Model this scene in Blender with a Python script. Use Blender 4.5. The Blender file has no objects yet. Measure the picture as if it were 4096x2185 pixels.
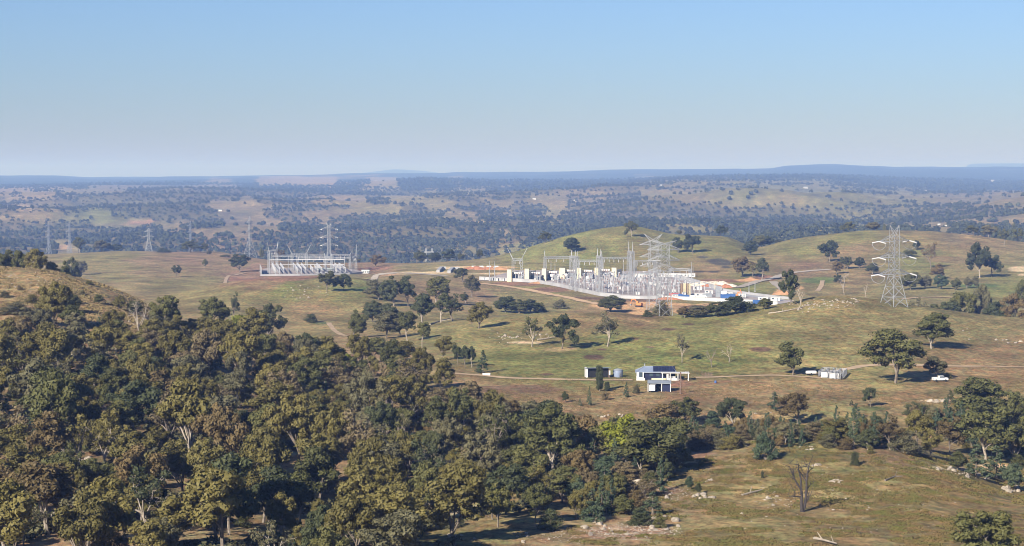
SUN_E = 4.9
SKY_S = 0.05
SKY_AIR, SKY_DUST, SKY_OZ = 1.0, 0.2, 2.5
SKY_TINT = (0.70, 0.82, 1.09, 1)
SKY_HZ = (0.83, 0.765, 0.75, 1)
EXPO = 0.95
HAZE = 1.05e-4
HAZE_C = (0.27, 0.45, 1.0, 1)
HAZE_A = (0.72, 0.72, 0.72, 1)
import bpy, bmesh, math, random
import numpy as np
from mathutils import Vector, Matrix

R = math.radians
random.seed(7)
SC = bpy.context.scene
COL = SC.collection

# ------------------------------------------------------------------ camera
F = 2048 / math.tan(R(15))          # focal length in photograph pixels (30 degree lens)
PITCH = math.atan((1092.5 - 690) / F)
SPV, CPV = math.sin(PITCH), math.cos(PITCH)
cam = bpy.data.objects.new('camera', bpy.data.cameras.new('camera'))
COL.objects.link(cam)
cam.data.angle = R(30)
cam.data.clip_start = 1.0
cam.data.clip_end = 120000
cam.rotation_euler = (R(90) - PITCH, 0, 0)
SC.camera = cam


def ray(u, v):
    """direction through a photograph pixel, scaled so that y = 1"""
    b = 1092.5 - v
    y = CPV * F + SPV * b
    return ((u - 2048) / y, (-SPV * F + CPV * b) / y)


def at(u, v, Y):
    rx, rz = ray(u, v)
    return Vector((rx * Y, Y, rz * Y))


def on_plane(u, v, z):
    rx, rz = ray(u, v)
    Y = z / rz
    return Vector((rx * Y, Y, z))


def proj(x, y, z):
    d = CPV * y - SPV * z
    return 2048 + F * x / d, 1092.5 - F * (SPV * y + CPV * z) / d


# ------------------------------------------------------------------ noise
def _h(ix, iy, s):
    n = (ix.astype(np.int64) * 374761393 + iy.astype(np.int64) * 668265263 + s * 1442695041) & 0x7fffffff
    n = ((n ^ (n >> 13)) * 1274126177) & 0x7fffffff
    n = (n ^ (n >> 16)) & 0x7fffffff
    return n / float(0x7fffffff)


def vn(x, y, s=0):
    x = np.asarray(x, float); y = np.asarray(y, float)
    ix = np.floor(x); iy = np.floor(y)
    fx = x - ix; fy = y - iy
    fx = fx * fx * fx * (fx * (fx * 6 - 15) + 10); fy = fy * fy * fy * (fy * (fy * 6 - 15) + 10)
    a = _h(ix, iy, s); b = _h(ix + 1, iy, s); c = _h(ix, iy + 1, s); d = _h(ix + 1, iy + 1, s)
    return (a + (b - a) * fx) + ((c + (d - c) * fx) - (a + (b - a) * fx)) * fy


def fbm(x, y, s=0, o=4):
    t = 0; k = 1; n = 0
    for i in range(o):
        t = t + k * vn(x * 2 ** i, y * 2 ** i, s + 17 * i); n += k; k *= 0.5
    return t / n


def sstep(a, b, x):
    t = np.clip((x - a) / (b - a), 0, 1)
    return t * t * (3 - 2 * t)


def pchip(xs, ys, x):
    """monotone cubic; xs (n,), ys (n,) or (n,m) with x (k,) -> (k,) / (k,m)"""
    xs = np.asarray(xs, float); ys = np.asarray(ys, float); x = np.asarray(x, float)
    h = np.diff(xs)
    if ys.ndim == 2:
        h = h[:, None]
    d = np.diff(ys, axis=0) / h
    m = np.zeros_like(ys)
    p = d[:-1] * d[1:]
    w1 = 2 * h[1:] + h[:-1]; w2 = h[1:] + 2 * h[:-1]
    with np.errstate(divide='ignore', invalid='ignore'):
        mm = (w1 + w2) / (w1 / d[:-1] + w2 / d[1:])
    m[1:-1] = np.where(p > 0, np.nan_to_num(mm), 0)
    m[0] = d[0]; m[-1] = d[-1]
    i = np.clip(np.searchsorted(xs, x) - 1, 0, len(xs) - 2)
    hh = (xs[i + 1] - xs[i]); t = (x - xs[i]) / hh
    t = np.clip(t, 0, 1)
    if ys.ndim == 2:
        t = t[:, None]; hh = hh[:, None]
    t2 = t * t; t3 = t2 * t
    return (2 * t3 - 3 * t2 + 1) * ys[i] + (t3 - 2 * t2 + t) * hh * m[i] + (-2 * t3 + 3 * t2) * ys[i + 1] + (t3 - t2) * hh * m[i + 1]


# ------------------------------------------------------------------ terrain
# each line follows one break of slope across the land: (distance, [(u, v), ...])
LINES = [
    (300, [(-1200, 2230), (0, 2230), (1200, 2250), (2400, 2260), (4096, 2260), (5300, 2260)]),
    (380, [(-1200, 1890), (0, 1900), (400, 1920), (800, 1950), (1200, 1980), (1600, 2000), (2400, 2000), (3200, 1985), (3600, 1985), (4096, 2030), (5300, 2040)]),
    (450, [(-1200, 1650), (0, 1650), (400, 1680), (800, 1720), (1200, 1760), (1600, 1790), (2000, 1815), (2400, 1815), (2800, 1785), (3200, 1758), (3500, 1762), (3800, 1850), (4096, 1935), (5300, 1960)]),
    (505, [(-1200, 1510), (0, 1510), (400, 1540), (800, 1590), (1200, 1640), (1600, 1690), (2000, 1740), (2400, 1765), (2800, 1775), (3200, 1765), (3600, 1760), (4096, 1800), (5300, 1800)]),
    (560, [(-1200, 1380), (0, 1370), (400, 1400), (800, 1450), (1200, 1540), (1600, 1580), (2000, 1598), (2400, 1612), (2800, 1612), (3200, 1610), (3600, 1615), (4096, 1630), (5300, 1630)]),
    (630, [(-1200, 1230), (0, 1220), (400, 1260), (800, 1370), (1200, 1470), (1600, 1490), (2000, 1500), (2400, 1503), (2800, 1500), (3200, 1490), (3600, 1487), (4096, 1487), (5300, 1487)]),
    (720, [(-1200, 1040), (0, 1070), (200, 1085), (330, 1118), (480, 1170), (600, 1230), (800, 1330), (1200, 1430), (1600, 1410), (2000, 1400), (2400, 1390), (2800, 1352), (3200, 1330), (3600, 1345), (4096, 1390), (5300, 1400)]),
    (840, [(-1200, 1120), (0, 1150), (400, 1230), (800, 1330), (1200, 1350), (1600, 1340), (1800, 1305), (2050, 1275), (2400, 1250), (2660, 1266), (2921, 1244), (3072, 1229), (3330, 1188), (3508, 1203), (3640, 1229), (3945, 1264), (4096, 1278), (5300, 1330)]),
    (1000, [(-1200, 1210), (0, 1210), (400, 1235), (800, 1240), (1200, 1268), (1600, 1268), (1900, 1275), (2100, 1300), (2400, 1315), (5300, 1318)]),
    (1200, [(-1200, 1205), (0, 1205), (400, 1195), (650, 1188), (800, 1165), (1000, 1126), (1200, 1115), (1400, 1122), (1600, 1168), (2000, 1215), (2400, 1222), (2800, 1226), (3200, 1230), (3600, 1222), (4096, 1212), (5300, 1215)]),
    (1500, [(-1200, 1165), (0, 1160), (400, 1152), (800, 1152), (1200, 1150), (1600, 1115), (2000, 1124), (2400, 1124), (3200, 1120), (3600, 1108), (4096, 1095), (5300, 1090)]),
    (1700, [(-1200, 1110), (0, 1105), (400, 1100), (800, 1108), (1000, 1116), (1450, 1116), (1600, 1082), (2000, 1068), (2400, 1062), (2800, 1050), (3200, 1035), (3600, 1025), (4096, 1040), (5300, 1060)]),
    (1950, [(-1200, 1040), (0, 1040), (400, 1035), (800, 1052), (1000, 1062), (1400, 1062), (1550, 1056), (1700, 1052), (1900, 1038), (2048, 1012), (2180, 970), (2300, 936), (2430, 912), (2520, 905), (2620, 922), (2700, 938), (2800, 942), (2900, 948), (3030, 990), (3150, 962), (3300, 940), (3500, 922), (3700, 926), (3950, 950), (4096, 970), (5300, 1010)]),
    (2350, [(-1200, 1018), (0, 1022), (300, 1013), (500, 1004), (700, 1008), (850, 1007), (1000, 1030), (1200, 1052), (1500, 1062), (1700, 1075), (2000, 1080), (5300, 1070)]),
    (2800, [(-1200, 1075), (0, 1080), (1500, 1080), (2600, 1040), (3100, 990), (4096, 1000), (5300, 1000)]),
    (3300, [(-1200, 1000), (0, 1000), (1000, 1005), (1600, 1015), (2200, 990), (3100, 945), (4096, 955), (5300, 960)]),
    (4200, [(-1200, 905), (0, 905), (1000, 895), (1600, 900), (2200, 890), (3100, 865), (4096, 870), (5300, 870)]),
    (5500, [(-1200, 835), (0, 832), (1000, 820), (1600, 822), (2200, 820), (3100, 795), (4096, 805), (5300, 805)]),
    (7500, [(-1200, 780), (0, 778), (600, 770), (1200, 772), (1700, 772), (2200, 765), (2800, 735), (3200, 738), (3700, 765), (4096, 778), (5300, 780)]),
    (9500, [(-1200, 755), (0, 752), (600, 745), (1000, 752), (1500, 735), (1700, 722), (2000, 735), (2400, 735), (2800, 712), (3250, 708), (3600, 732), (4096, 748), (5300, 750)]),
    (13000, [(-1200, 735), (0, 732), (1000, 725), (1500, 722), (2000, 728), (2500, 722), (3200, 705), (3700, 708), (4096, 716), (5300, 716)]),
    (19000, [(-1200, 708), (0, 703), (200, 703), (350, 711), (800, 711), (1024, 705), (1350, 698), (1600, 693), (2048, 691), (2300, 686), (2560, 680), (2800, 679), (3072, 675), (3150, 663), (3320, 659), (3500, 667), (3600, 671), (3900, 670), (4096, 669), (5300, 668)]),
    (25000, [(-1200, 718), (1400, 716), (2400, 712), (3600, 700), (5300, 700)]),
    (33000, [(-1200, 722), (1300, 714), (1440, 694), (1520, 684), (1580, 678), (1650, 681), (1720, 687), (1800, 698), (2000, 716), (3700, 712), (3840, 690), (3880, 657), (3920, 655), (4096, 654), (4500, 654), (5300, 670)]),
    (45000, [(-1200, 740), (5300, 740)]),
]
A = np.concatenate([np.linspace(-0.5, -0.30, 24, endpoint=False), np.linspace(-0.30, 0.30, 460), np.linspace(0.30, 0.5, 25)[1:]])
YL = np.concatenate([np.exp(np.linspace(math.log(40), math.log(290), 40, endpoint=False)),
                     np.exp(np.linspace(math.log(290), math.log(2500), 620, endpoint=False)),
                     np.exp(np.linspace(math.log(2500), math.log(9000), 200, endpoint=False)),
                     np.exp(np.linspace(math.log(9000), math.log(45000), 150))])
YK = [40.0, 150.0]; ZK = [np.full(len(A), -56.0), np.full(len(A), -60.0)]
for Yk, pts in LINES:
    us = [p[0] for p in pts]
    aa = np.array([ray(u, v)[0] for u, v in pts]); ss = np.array([ray(u, v)[1] for u, v in pts])
    s = pchip(aa, ss, np.clip(A, aa[0], aa[-1]))
    YK.append(Yk); ZK.append(s * Yk)
ZT = pchip(np.log(YK), np.array(ZK), np.log(YL))        # (nY, nA)
XX = A[None, :] * YL[:, None]; YY = np.repeat(YL[:, None], len(A), 1)
# natural unevenness
ampl = 1.1 * (1 - sstep(1500, 2400, YY)) * sstep(200, 330, YY)
ZT += ampl * (fbm(XX / 45, YY / 45, 3, 4) - 0.5) * 1.6
gorge = sstep(2500, 3000, YY) * (1 - sstep(6000, 9000, YY))
ZT += gorge * ((fbm(XX / 620, YY / 620, 5, 4) - 0.5) * 105 + (fbm(XX / 170, YY / 170, 6, 2) - 0.5) * 14)
ZT += sstep(8500, 11000, YY) * (1 - sstep(24000, 30000, YY)) * (fbm(XX / 1500, YY / 1500, 8, 4) - 0.5) * 30
ZT += sstep(13000, 17000, YY) * (1 - sstep(22000, 26000, YY)) * (fbm(XX / 520, YY / 900, 9, 3) - 0.5) * 22


def poly_sd(px, py, poly):
    """signed distance to a polygon (negative inside)"""
    d = np.full(px.shape, 1e18); ins = np.zeros(px.shape, bool)
    n = len(poly)
    for i in range(n):
        x0, y0 = poly[i]; x1, y1 = poly[(i + 1) % n]
        ex, ey = x1 - x0, y1 - y0
        t = np.clip(((px - x0) * ex + (py - y0) * ey) / (ex * ex + ey * ey), 0, 1)
        d = np.minimum(d, (px - x0 - t * ex) ** 2 + (py - y0 - t * ey) ** 2)
        c = ((y0 > py) != (y1 > py)) & (px < (x1 - x0) * (py - y0) / (y1 - y0 + 1e-12) + x0)
        ins ^= c
    d = np.sqrt(d)
    return np.where(ins, -d, d)


ZP, ZL = -85.0, -95.0
PAD = [on_plane(u, v, ZP) for u, v in [(1915, 1122), (2020, 1126), (2150, 1133), (2240, 1150), (2400, 1186), (2480, 1194), (2700, 1196), (2900, 1203), (3195, 1226), (3200, 1208), (3010, 1182), (2890, 1166), (2690, 1108), (2610, 1086), (2060, 1082)]]
PADL = [on_plane(u, v, ZL) for u, v in [(1042, 1104), (1200, 1103), (1400, 1097), (1475, 1092), (1440, 1084), (1372, 1072), (1070, 1072), (1036, 1084)]]
for pad, zp, w in ((PAD, ZP, 26.0), (PADL, ZL, 30.0)):
    sd = poly_sd(XX, YY, [(p.x, p.y) for p in pad])
    k = 1 - sstep(2.0, w, sd)
    ZT = ZT * (1 - k) + zp * k
for u, v, r in ((2640, 1512, 16), (2410, 1508, 9), (2630, 1560, 8)):
    rx, rz = ray(u, v)
    Yh = 630 if v < 1530 else 585
    zc = None
    d = np.hypot(XX - rx * Yh, YY - Yh)
    m = d < r
    zc = ZT[m].mean()
    k = 1 - sstep(r * 0.7, r * 1.6, d)
    ZT = ZT * (1 - k) + zc * k
LY = np.log(YL)


def H(x, y):
    x = np.asarray(x, float); y = np.asarray(y, float)
    a = np.clip(x / y, A[0], A[-1]); l = np.clip(np.log(y), LY[0], LY[-1])
    i = np.clip(np.searchsorted(A, a) - 1, 0, len(A) - 2); j = np.clip(np.searchsorted(LY, l) - 1, 0, len(LY) - 2)
    ta = (a - A[i]) / (A[i + 1] - A[i])
    # linear in y between the rows, as the mesh itself is
    y0, y1 = YL[j], YL[j + 1]
    ty = np.clip((y - y0) / (y1 - y0), 0, 1)
    return (ZT[j, i] * (1 - ta) + ZT[j, i + 1] * ta) * (1 - ty) + (ZT[j + 1, i] * (1 - ta) + ZT[j + 1, i + 1] * ta) * ty


_YS = np.exp(np.linspace(math.log(270), math.log(44000), 6000))


def ground(u, v, ymin=270):
    """first point of the land along the sight line through a photograph pixel"""
    rx, rz = ray(u, v)
    ys = _YS[_YS >= ymin]
    d = rz * ys - H(rx * ys, ys)
    i = np.argmax(d < 0)
    if d[i] >= 0:
        i = len(ys) - 1
    if i > 0:
        t = d[i - 1] / (d[i - 1] - d[i] + 1e-12)
        y = ys[i - 1] + (ys[i] - ys[i - 1]) * t
    else:
        y = ys[0]
    return Vector((rx * y, y, float(H(rx * y, y))))


# ------------------------------------------------------------------ objects
def tag(o, label=None, cat=None, group=None, kind=None):
    if label: o['label'] = label
    if cat: o['category'] = cat
    if group: o['group'] = group
    if kind: o['kind'] = kind
    return o


def empty(name, loc, rz=0.0, scale=(1, 1, 1)):
    o = bpy.data.objects.new(name, None)
    COL.objects.link(o)
    o.location = loc; o.rotation_euler = (0, 0, rz); o.scale = scale
    o.empty_display_size = 0.5
    return o


def link(name, me, parent=None):
    o = bpy.data.objects.new(name, me)
    COL.objects.link(o)
    if parent is not None: o.parent = parent
    return o


def np_mesh(name, V, Fq, mat=None, smooth=False):
    V = np.asarray(V, np.float32); Fq = np.asarray(Fq, np.int32)
    me = bpy.data.meshes.new(name)
    n, k = Fq.shape
    me.vertices.add(len(V)); me.vertices.foreach_set('co', V.ravel())
    me.loops.add(n * k); me.loops.foreach_set('vertex_index', Fq.ravel())
    me.polygons.add(n)
    me.polygons.foreach_set('loop_start', np.arange(0, n * k, k, dtype=np.int32))
    me.polygons.foreach_set('loop_total', np.full(n, k, np.int32))
    if smooth: me.polygons.foreach_set('use_smooth', np.ones(n, bool))
    me.update(calc_edges=True)
    if mat: me.materials.append(mat)
    return me


class MB:
    """collects boxes, bars, tubes and discs, and links them as one mesh object"""
    def __init__(s): s.v = []; s.f = []

    def add(s, vs, fs):
        b = len(s.v); s.v += [tuple(p) for p in vs]; s.f += [tuple(i + b for i in f) for f in fs]
        return s

    def box(s, c, size, rz=0.0, top=1.0):
        x, y, z = [a / 2 for a in size]; M = Matrix.Rotation(rz, 3, 'Z'); c = Vector(c)
        vs = [c + M @ Vector((sx * x * (top if sz > 0 else 1), sy * y * (top if sz > 0 else 1), sz * z)) for sz in (-1, 1) for sx, sy in ((-1, -1), (1, -1), (1, 1), (-1, 1))]
        return s.add(vs, [(3, 2, 1, 0), (4, 5, 6, 7), (0, 1, 5, 4), (1, 2, 6, 5), (2, 3, 7, 6), (3, 0, 4, 7)])

    def tube(s, pts, rad, n=6, cap=True):
        pts = [Vector(p) for p in pts]
        if not hasattr(rad, '__len__'): rad = [rad] * len(pts)
        b = len(s.v)
        for i, p in enumerate(pts):
            d = (pts[min(i + 1, len(pts) - 1)] - pts[max(i - 1, 0)]).normalized()
            t = Vector((0, 0, 1)) if abs(d.z) < 0.9 else Vector((1, 0, 0))
            a = d.cross(t).normalized(); c = d.cross(a)
            for k in range(n):
                th = 2 * math.pi * (k + 0.5) / n
                s.v.append(tuple(p + (a * math.cos(th) + c * math.sin(th)) * rad[i]))
        for i in range(len(pts) - 1):
            for k in range(n):
                s.f.append((b + i * n + k, b + i * n + (k + 1) % n, b + (i + 1) * n + (k + 1) % n, b + (i + 1) * n + k))
        if cap:
            s.f.append(tuple(b + k for k in range(n))[::-1]); e = b + (len(pts) - 1) * n
            s.f.append(tuple(e + k for k in range(n)))
        return s

    def bar(s, p, q, w): return s.tube([p, q], w * 0.7071, 4)

    def lathe(s, c, prof, n=10):
        c = Vector(c); b = len(s.v)
        for r, z in prof:
            for k in range(n):
                th = 2 * math.pi * k / n
                s.v.append((c.x + r * math.cos(th), c.y + r * math.sin(th), c.z + z))
        m = len(prof)
        for i in range(m - 1):
            for k in range(n):
                s.f.append((b + i * n + k, b + i * n + (k + 1) % n, b + (i + 1) * n + (k + 1) % n, b + (i + 1) * n + k))
        s.f.append(tuple(b + k for k in range(n))[::-1]); s.f.append(tuple(b + (m - 1) * n + k for k in range(n)))
        return s

    def mesh(s, name, mat, smooth=False):
        me = bpy.data.meshes.new(name)
        me.from_pydata(s.v, [], s.f)
        if smooth:
            for p in me.polygons: p.use_smooth = True
        me.materials.append(mat); me.update()
        return me

    def build(s, name, mat, parent=None, smooth=False): return link(name, s.mesh(name, mat, smooth), parent)


def copy_tree(o, parent=None):
    c = o.copy(); COL.objects.link(c)
    if parent is not None: c.parent = parent
    for ch in o.children: copy_tree(ch, c)
    return c


ORD = ['first', 'second', 'third', 'fourth', 'fifth', 'sixth', 'seventh', 'eighth', 'ninth', 'tenth', 'eleventh', 'twelfth']


def nth(i):
    if i < 12: return ORD[i]
    n = i + 1
    return f"{n}{'th' if 10 <= n % 100 <= 20 else {1: 'st', 2: 'nd', 3: 'rd'}.get(n % 10, 'th')}"


CNT = ['no', 'one', 'two', 'three', 'four', 'five', 'six', 'seven', 'eight', 'nine', 'ten', 'eleven', 'twelve']
PENDING = []                 # (object, description, place, u): labels written once every neighbour stands


def label_later(o, desc, place, u, cat, group=None):
    tag(o, None, cat, group); PENDING.append((o, desc, place, u))


def write_labels():
    by = {}
    for o, d, p, u in PENDING: by.setdefault((d, p), []).append((u, o))
    for (d, p), l in by.items():
        l.sort(key=lambda t: t[0])
        n = len(l)
        for i, (u, o) in enumerate(l):
            s = f"{d} {p}"
            if n == 2: s = f"{('left' if i == 0 else 'right')} one of two {s}"
            elif n > 2:
                q = CNT[n] if n <= 12 else str(n)
                s = f"{s}, leftmost of {q}" if i == 0 else f"{s}, rightmost of {q}" if i == n - 1 else f"{s}, {nth(i)} of {q} from left"
            if False:
                pass
            o['label'] = s


# ------------------------------------------------------------------ materials
def new_mat(name):
    m = bpy.data.materials.new(name); m.use_nodes = True
    nt = m.node_tree; nt.nodes.clear()
    return m, nt, nt.nodes, nt.links


def simple(name, col, rough=0.7, var=0.15, scale=0.6, spec=0.3, metal=0.0):
    m, nt, N, L = new_mat(name)
    out = N.new('ShaderNodeOutputMaterial'); b = N.new('ShaderNodeBsdfPrincipled')
    L.new(b.outputs[0], out.inputs[0])
    g = N.new('ShaderNodeTexCoord'); n = N.new('ShaderNodeTexNoise')
    n.inputs['Scale'].default_value = scale; n.inputs['Detail'].default_value = 5
    L.new(g.outputs['Object'], n.inputs['Vector'])
    r = N.new('ShaderNodeValToRGB')
    r.color_ramp.elements[0].position = 0.3; r.color_ramp.elements[1].position = 0.7
    r.color_ramp.elements[0].color = tuple(c * (1 - var) for c in col) + (1,)
    r.color_ramp.elements[1].color = tuple(min(1, c * (1 + var)) for c in col) + (1,)
    L.new(n.outputs['Fac'], r.inputs['Fac']); L.new(r.outputs[0], b.inputs['Base Color'])
    b.inputs['Roughness'].default_value = rough; b.inputs['Specular IOR Level'].default_value = spec
    b.inputs['Metallic'].default_value = metal
    return m


def foliage_mat(name, col, alt):
    """leaf colour drifts from clump to clump and from tree to tree between two natural hues"""
    m, nt, N, L = new_mat(name)
    out = N.new('ShaderNodeOutputMaterial'); mix = N.new('ShaderNodeMixShader'); mix.inputs[0].default_value = 0.14
    d = N.new('ShaderNodeBsdfPrincipled'); t = N.new('ShaderNodeBsdfTranslucent')
    d.inputs['Roughness'].default_value = 0.65; d.inputs['Specular IOR Level'].default_value = 0.25
    tc = N.new('ShaderNodeTexCoord'); n = N.new('ShaderNodeTexNoise'); n.inputs['Scale'].default_value = 0.55; n.inputs['Detail'].default_value = 6
    n.inputs['Roughness'].default_value = 0.7
    oi = N.new('ShaderNodeObjectInfo')
    add = N.new('ShaderNodeMath'); add.operation = 'MULTIPLY_ADD'; add.inputs[1].default_value = 0.55
    L.new(tc.outputs['Object'], n.inputs['Vector'])
    r = N.new('ShaderNodeValToRGB')
    e = r.color_ramp.elements
    e[0].position = 0.28; e[0].color = tuple(c * 0.72 for c in col) + (1,)
    e[1].position = 0.95; e[1].color = tuple(alt) + (1,)
    k = e.new(0.6); k.color = tuple(col) + (1,)
    L.new(oi.outputs['Random'], add.inputs[0]); L.new(n.outputs['Fac'], add.inputs[2])
    sub = N.new('ShaderNodeMath'); sub.operation = 'SUBTRACT'; sub.inputs[1].default_value = 0.2
    L.new(add.outputs[0], sub.inputs[0]); L.new(sub.outputs[0], r.inputs['Fac'])
    L.new(r.outputs[0], d.inputs['Base Color']); L.new(r.outputs[0], t.inputs['Color'])
    L.new(d.outputs[0], mix.inputs[1]); L.new(t.outputs[0], mix.inputs[2]); L.new(mix.outputs[0], out.inputs[0])
    return m


CROWN = {
    'olive': foliage_mat('olive_leaves', (0.142, 0.122, 0.036), (0.185, 0.155, 0.046)),
    'dark': foliage_mat('dark_green_leaves', (0.096, 0.098, 0.032), (0.138, 0.128, 0.04)),
    'rust': foliage_mat('rusty_leaves', (0.145, 0.106, 0.044), (0.176, 0.124, 0.052)),
    'grey': foliage_mat('grey_green_leaves', (0.132, 0.122, 0.062), (0.168, 0.148, 0.074)),
    'lime': foliage_mat('lime_leaves', (0.180, 0.195, 0.022), (0.230, 0.220, 0.030)),
    'blue': foliage_mat('blue_green_leaves', (0.07, 0.098, 0.052), (0.1, 0.118, 0.06)),
    'tan': foliage_mat('tan_leaves', (0.165, 0.13, 0.066), (0.195, 0.148, 0.076)),
    'deep': foliage_mat('deep_green_leaves', (0.064, 0.074, 0.03), (0.09, 0.094, 0.038)),
}
CWORD = {'olive': 'olive', 'dark': 'dark green', 'rust': 'rusty brown', 'grey': 'grey green', 'lime': 'bright lime', 'blue': 'blue green', 'tan': 'tan', 'deep': 'deep green'}
BARK = simple('grey_bark', (0.17, 0.14, 0.11), 0.9, 0.35, 1.5)
PALE = simple('pale_bark', (0.30, 0.255, 0.205), 0.85, 0.3, 1.2)
CHAR = simple('charred_bark', (0.05, 0.042, 0.04), 0.9, 0.4, 2)
STEEL = simple('galvanised_steel', (0.33, 0.34, 0.365), 0.5, 0.12, 0.8, 0.4, 0.25)
STEELD = simple('weathered_steel', (0.17, 0.18, 0.20), 0.55, 0.12, 0.8, 0.4, 0.25)
PORC = simple('white_porcelain', (0.46, 0.46, 0.48), 0.35, 0.06, 0.8)
PINK = simple('pinkish_porcelain', (0.30, 0.21, 0.19), 0.4, 0.2, 0.5)
CREAM = simple('cream_panel', (0.60, 0.54, 0.37), 0.8, 0.08, 0.4)
WHITE = simple('white_paint', (0.58, 0.57, 0.56), 0.5, 0.08, 0.5)
CONC = simple('pale_concrete', (0.34, 0.34, 0.355), 0.85, 0.15, 0.12)
NAVY = simple('navy_panel', (0.020, 0.024, 0.055), 0.35, 0.25, 0.4)
SLATE = simple('slate_roof_sheet', (0.19, 0.23, 0.32), 0.45, 0.12, 0.3)
DARK = simple('painted_shade', (0.012, 0.012, 0.016), 0.8, 0.2, 1)  # near-black colour standing in for the shade inside open bays
BLUE = simple('blue_paint', (0.05, 0.12, 0.32), 0.5, 0.15, 0.5)
GLASS = simple('window_glass', (0.05, 0.07, 0.09), 0.1, 0.1, 0.5, 0.6)
ORANGE = simple('orange_paint', (0.60, 0.20, 0.06), 0.5, 0.2, 0.6)
RED = simple('red_paint', (0.50, 0.12, 0.09), 0.5, 0.2, 0.6)
RUBBER = simple('tyre_rubber', (0.02, 0.02, 0.02), 0.9, 0.2, 2)
WOOD = simple('grey_timber', (0.16, 0.11, 0.09), 0.9, 0.3, 1)
GREYP = simple('grey_plate', (0.25, 0.27, 0.30), 0.5, 0.15, 0.4)
ROCK = simple('granite', (0.30, 0.255, 0.205), 0.9, 0.4, 0.9)
CLAY = simple('orange_clay', (0.36, 0.20, 0.105), 0.95, 0.25, 0.2)
TRACKM = simple('pale_dirt', (0.40, 0.29, 0.185), 0.95, 0.2, 0.15)
ROADM = simple('pale_gravel', (0.36, 0.31, 0.255), 0.95, 0.15, 0.1)
GRAVEL = simple('pad_gravel', (0.33, 0.285, 0.27), 0.95, 0.25, 0.08)
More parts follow.
